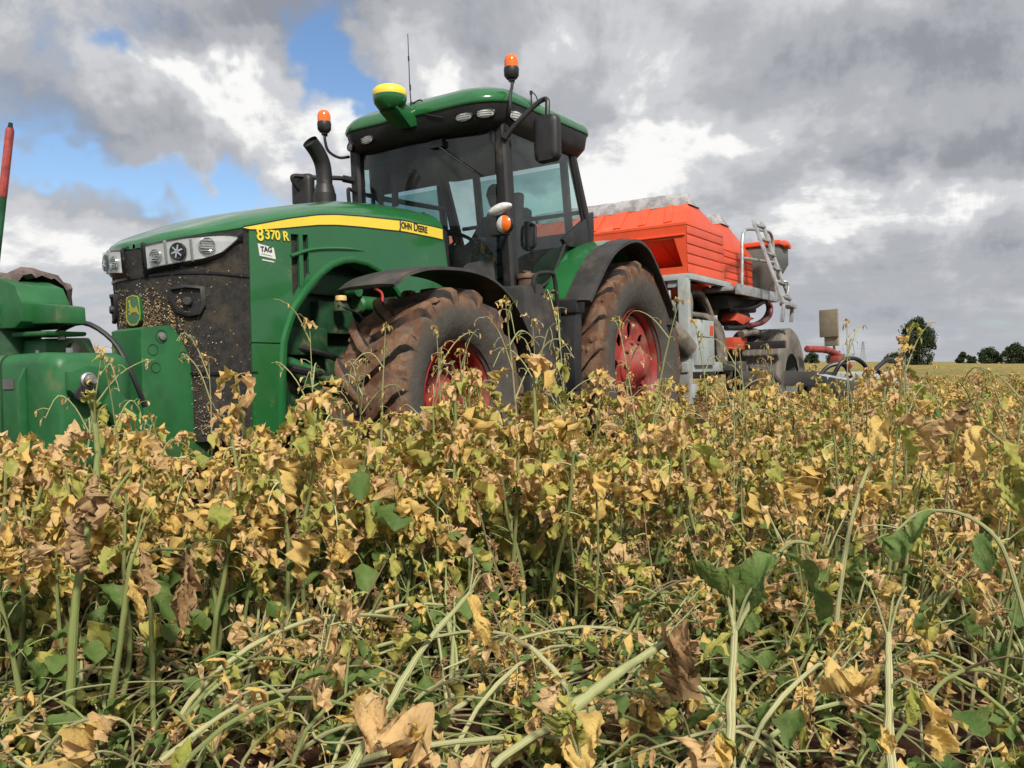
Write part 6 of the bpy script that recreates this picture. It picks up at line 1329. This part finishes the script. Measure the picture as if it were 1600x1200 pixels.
H('tall pale stalk with yellow leaves leaning at the right of the stand', [(1302, 1010, 2.7), (1325, 850, 2.7), (1350, 740, 2.72), (1392, 660, 2.75)], 0.0082, 0.0042, SP, [(1340, 770, 2.7, 1300, 730, 2.7, .10, .06, TAN, 1., .5, .2), (1345, 760, 2.7, 1405, 740, 2.65, .09, .07, YEL, 1.4, .5, .2), (1392, 662, 2.75, 1330, 640, 2.7, .17, .10, YEL, .9, .4, .15), (1392, 660, 2.75, 1450, 650, 2.7, .18, .10, TAN, .9, .4, .15), (1396, 660, 2.75, 1440, 690, 2.7, .15, .09, LIM, 1.2, .4, .12)], 14)
H('wilting yellow leaved plant hanging over at the far right', [(1625, 1000, 2.3), (1610, 850, 2.3), (1590, 720, 2.3), (1530, 660, 2.3)], 0.0074, 0.0035, SG, [(1540, 665, 2.3, 1500, 680, 2.25, .15, .08, YEL, 1.2, .4, .14), (1560, 685, 2.3, 1600, 720, 2.25, .15, .09, LIM, 1.4, .4, .12), (1590, 720, 2.3, 1540, 760, 2.2, .16, .10, LIM, 1.4, .4, .12), (1585, 720, 2.3, 1600, 790, 2.2, .17, .09, YEL, 2.4, .5, .2), (1535, 662, 2.3, 1480, 640, 2.3, .14, .08, TAN, .8, .5, .2)], 15)
H('green stem with a yellow butterfly-shaped leaf above the middle of the stand', [(930, 960, 3.0), (935, 850, 3.0), (930, 745, 3.0)], 0.0057, 0.0028, SG, [(930, 740, 2.98, 905, 712, 2.95, .085, .07, LIM, .5, .3, .08), (932, 740, 2.98, 955, 715, 2.95, .085, .06, LIM, .5, .3, .08), (930, 738, 2.98, 928, 770, 2.9, .09, .06, YEL, 1.2, .4, .12)], 16)
H('single dry leaf on a tall thin stem before the far tree', [(1395, 760, 3.2), (1405, 640, 3.2), (1412, 545, 3.2)], 0.0045, 0.0021, SG, [(1412, 548, 3.2, 1405, 520, 3.2, .07, .04, TAN, .2, .7, .2), (1411, 552, 3.2, 1400, 570, 3.2, .06, .035, TAN, 1.5, .7, .25)], 17)

# --- the rest of the stand, too many to count
def proto_coll(name, pms):
    c = bpy.data.collections.new(name)
    for i, pm in enumerate(pms):
        o = bpy.data.objects.new(f'{name}_{i:02d}', pm.mesh(f'{name}_{i:02d}')); c.objects.link(o)
    return c
def scatter(name, label, coll, pts):
    """pts: (x, y, z, rx, ry, rz, scale, index)"""
    A = np.array(pts, dtype=np.float32); me = bpy.data.meshes.new(name); me.from_pydata([tuple(p) for p in A[:, :3]], [], [])
    a = me.attributes.new('rot', 'FLOAT_VECTOR', 'POINT'); a.data.foreach_set('vector', A[:, 3:6].ravel())
    a = me.attributes.new('sc', 'FLOAT', 'POINT'); a.data.foreach_set('value', A[:, 6].copy())
    a = me.attributes.new('idx', 'INT', 'POINT'); a.data.foreach_set('value', A[:, 7].astype(np.int32))
    o = bpy.data.objects.new(name, me); COL.objects.link(o); tag(o, label, kind='stuff')
    ng = bpy.data.node_groups.new(name, 'GeometryNodeTree'); ng.interface.new_socket('Geometry', in_out='INPUT', socket_type='NodeSocketGeometry'); ng.interface.new_socket('Geometry', in_out='OUTPUT', socket_type='NodeSocketGeometry')
    gi = ng.nodes.new('NodeGroupInput'); go = ng.nodes.new('NodeGroupOutput'); ip = ng.nodes.new('GeometryNodeInstanceOnPoints'); ci = ng.nodes.new('GeometryNodeCollectionInfo')
    ci.inputs['Collection'].default_value = coll; ci.inputs['Separate Children'].default_value = True; ci.inputs['Reset Children'].default_value = True
    def na(nm, dt): q = ng.nodes.new('GeometryNodeInputNamedAttribute'); q.data_type = dt; q.inputs['Name'].default_value = nm; return q.outputs['Attribute']
    e2r = ng.nodes.new('FunctionNodeEulerToRotation'); ng.links.new(na('rot', 'FLOAT_VECTOR'), e2r.inputs[0])
    ng.links.new(gi.outputs[0], ip.inputs['Points']); ng.links.new(ci.outputs[0], ip.inputs['Instance']); ip.inputs['Pick Instance'].default_value = True
    ng.links.new(na('idx', 'INT'), ip.inputs['Instance Index']); ng.links.new(e2r.outputs[0], ip.inputs['Rotation']); ng.links.new(na('sc', 'FLOAT'), ip.inputs['Scale'])
    ng.links.new(ip.outputs[0], go.inputs[0]); md = o.modifiers.new('scatter', 'NODES'); md.node_group = ng; return o
CU = proto_coll('proto_upright', [merged(p) for p in UP + ST_ + BA])
def fallen_thin(seed):
    r = random.Random(seed); pm = PM()
    for k in range(3):
        L = r.uniform(.35, .7); a = r.uniform(-.5, .5); d = Vector((math.cos(a), math.sin(a), 0)); b = Vector((r.uniform(-.1, .1), r.uniform(-.1, .1), .02)); h = r.uniform(.02, .18); p_stem(pm, [b, b + d * L * .35 + Vector((0, 0, h)), b + d * L * .7 + Vector((r.uniform(-.05, .05), r.uniform(-.05, .05), h * .9)), b + d * L + Vector((0, 0, h * r.uniform(.1, .8)))], r.uniform(.004, .008), .002, r.choice((SP, SP, SG, SD)), r.random(), 6, 4)
    return pm
CL_ = proto_coll('proto_low', [merged(p) for p in LO[:6]] + [fallen_thin(700 + k) for k in range(4)] + [merged(p) for p in RO] + [litter_leaf(600 + k) for k in range(8)])
pts = []
def dens(dep): return 19. if dep < 5 else 20. if dep < 9 else 11. if dep < 16 else 6.
d0 = 2.3
while d0 < 30:
    step = .25 if d0 < 6 else .5 if d0 < 14 else 1.
    dm = d0 + step / 2; half = .66 * dm + .4; cnt = int(dens(dm) * 2 * half * step)
    for k in range(cnt):
        x = rp.uniform(-half, half); y = rp.uniform(d0, d0 + step); px = 800 + 1350 * x / y
        if y < edge_depth(px) + (.15 if px < 900 else .25): continue
        if blocked((x, y)): continue
        thin = 1.
        if px > 950 and y < 6.5: thin = .42 + .08 * y
        q = TRI @ Vector((x, y, 0))
        if q.y < -1.3 and q.x < 5.5 and px < 1180: continue          # hidden behind the machines
        if rp.random() > thin: continue
        u = rp.random(); idx = rp.randrange(8) if u < (.66 if px < 950 else .30 if y < 7 else .5) else 8 + rp.randrange(10) if u < (.74 if px < 950 else .42) and y < 9 else 18 + rp.choice((0, 1, 1, 1, 2, 3))
        hs = rp.uniform(.60, 1.12) * float(np.interp(px, [0, 300, 700, 900], [1.0, 1.0, 1.03, 1.05]))
        hs *= 1 + .10 * math.sin(x * 4.1 + 1.7 * math.sin(y * 2.3)) * math.cos(y * 3.3 + x)
        if px > 1050: hs *= float(np.interp(y, [3, 6, 12, 25], [.94, .97, .90, .70]))
        if y > 16: hs *= 1.0
        if 8 <= idx < 18: hs *= .86
        pts.append((x, y, gh(x, y) if y < 22 else 0, rp.gauss(0, .08), rp.gauss(0, .08), rp.uniform(0, 6.28), hs, idx))
    d0 += step
scatter('standing_crop', 'dense stand of yellowing crop filling the field round the machines', CU, pts)
pts = []
for k in range(1300):
    y = 1.2 + 3.4 * rp.random() ** .8; x = rp.uniform(-1, 1) * (.64 * y + .2); px = 800 + 1350 * x / y
    if blocked((x, y)): continue
    if bare_patch(px, y) and rp.random() < .86: continue
    soil = math.exp(-(((px - 830) / 120) ** 2 + ((y - 2.75) / .35) ** 2)) + math.exp(-(((px - 1500) / 90) ** 2 + ((y - 2.6) / .3) ** 2)) + .6 * math.exp(-(((px - 700) / 160) ** 2 + ((y - 2.3) / .25) ** 2))
    if rp.random() < soil * 1.1: continue
    u = rp.random(); idx = (rp.randrange(6) if u < .14 else 6 + rp.randrange(4)) if u < .40 else 10 + rp.randrange(3) if u < .49 and y > 1.9 else 13 + rp.randrange(8)
    s = rp.uniform(.6, 1.0) * (.75 if y < 1.9 else 1.)
    if idx < 13 and y < 1.7: continue
    pts.append((x, y, gh(x, y), rp.gauss(0, .05), rp.gauss(0, .05), rp.uniform(0, 6.28), s, idx))
scatter('crop_litter', 'dead leaves, fallen stems and low leaves covering the soil in front', CL_, pts)
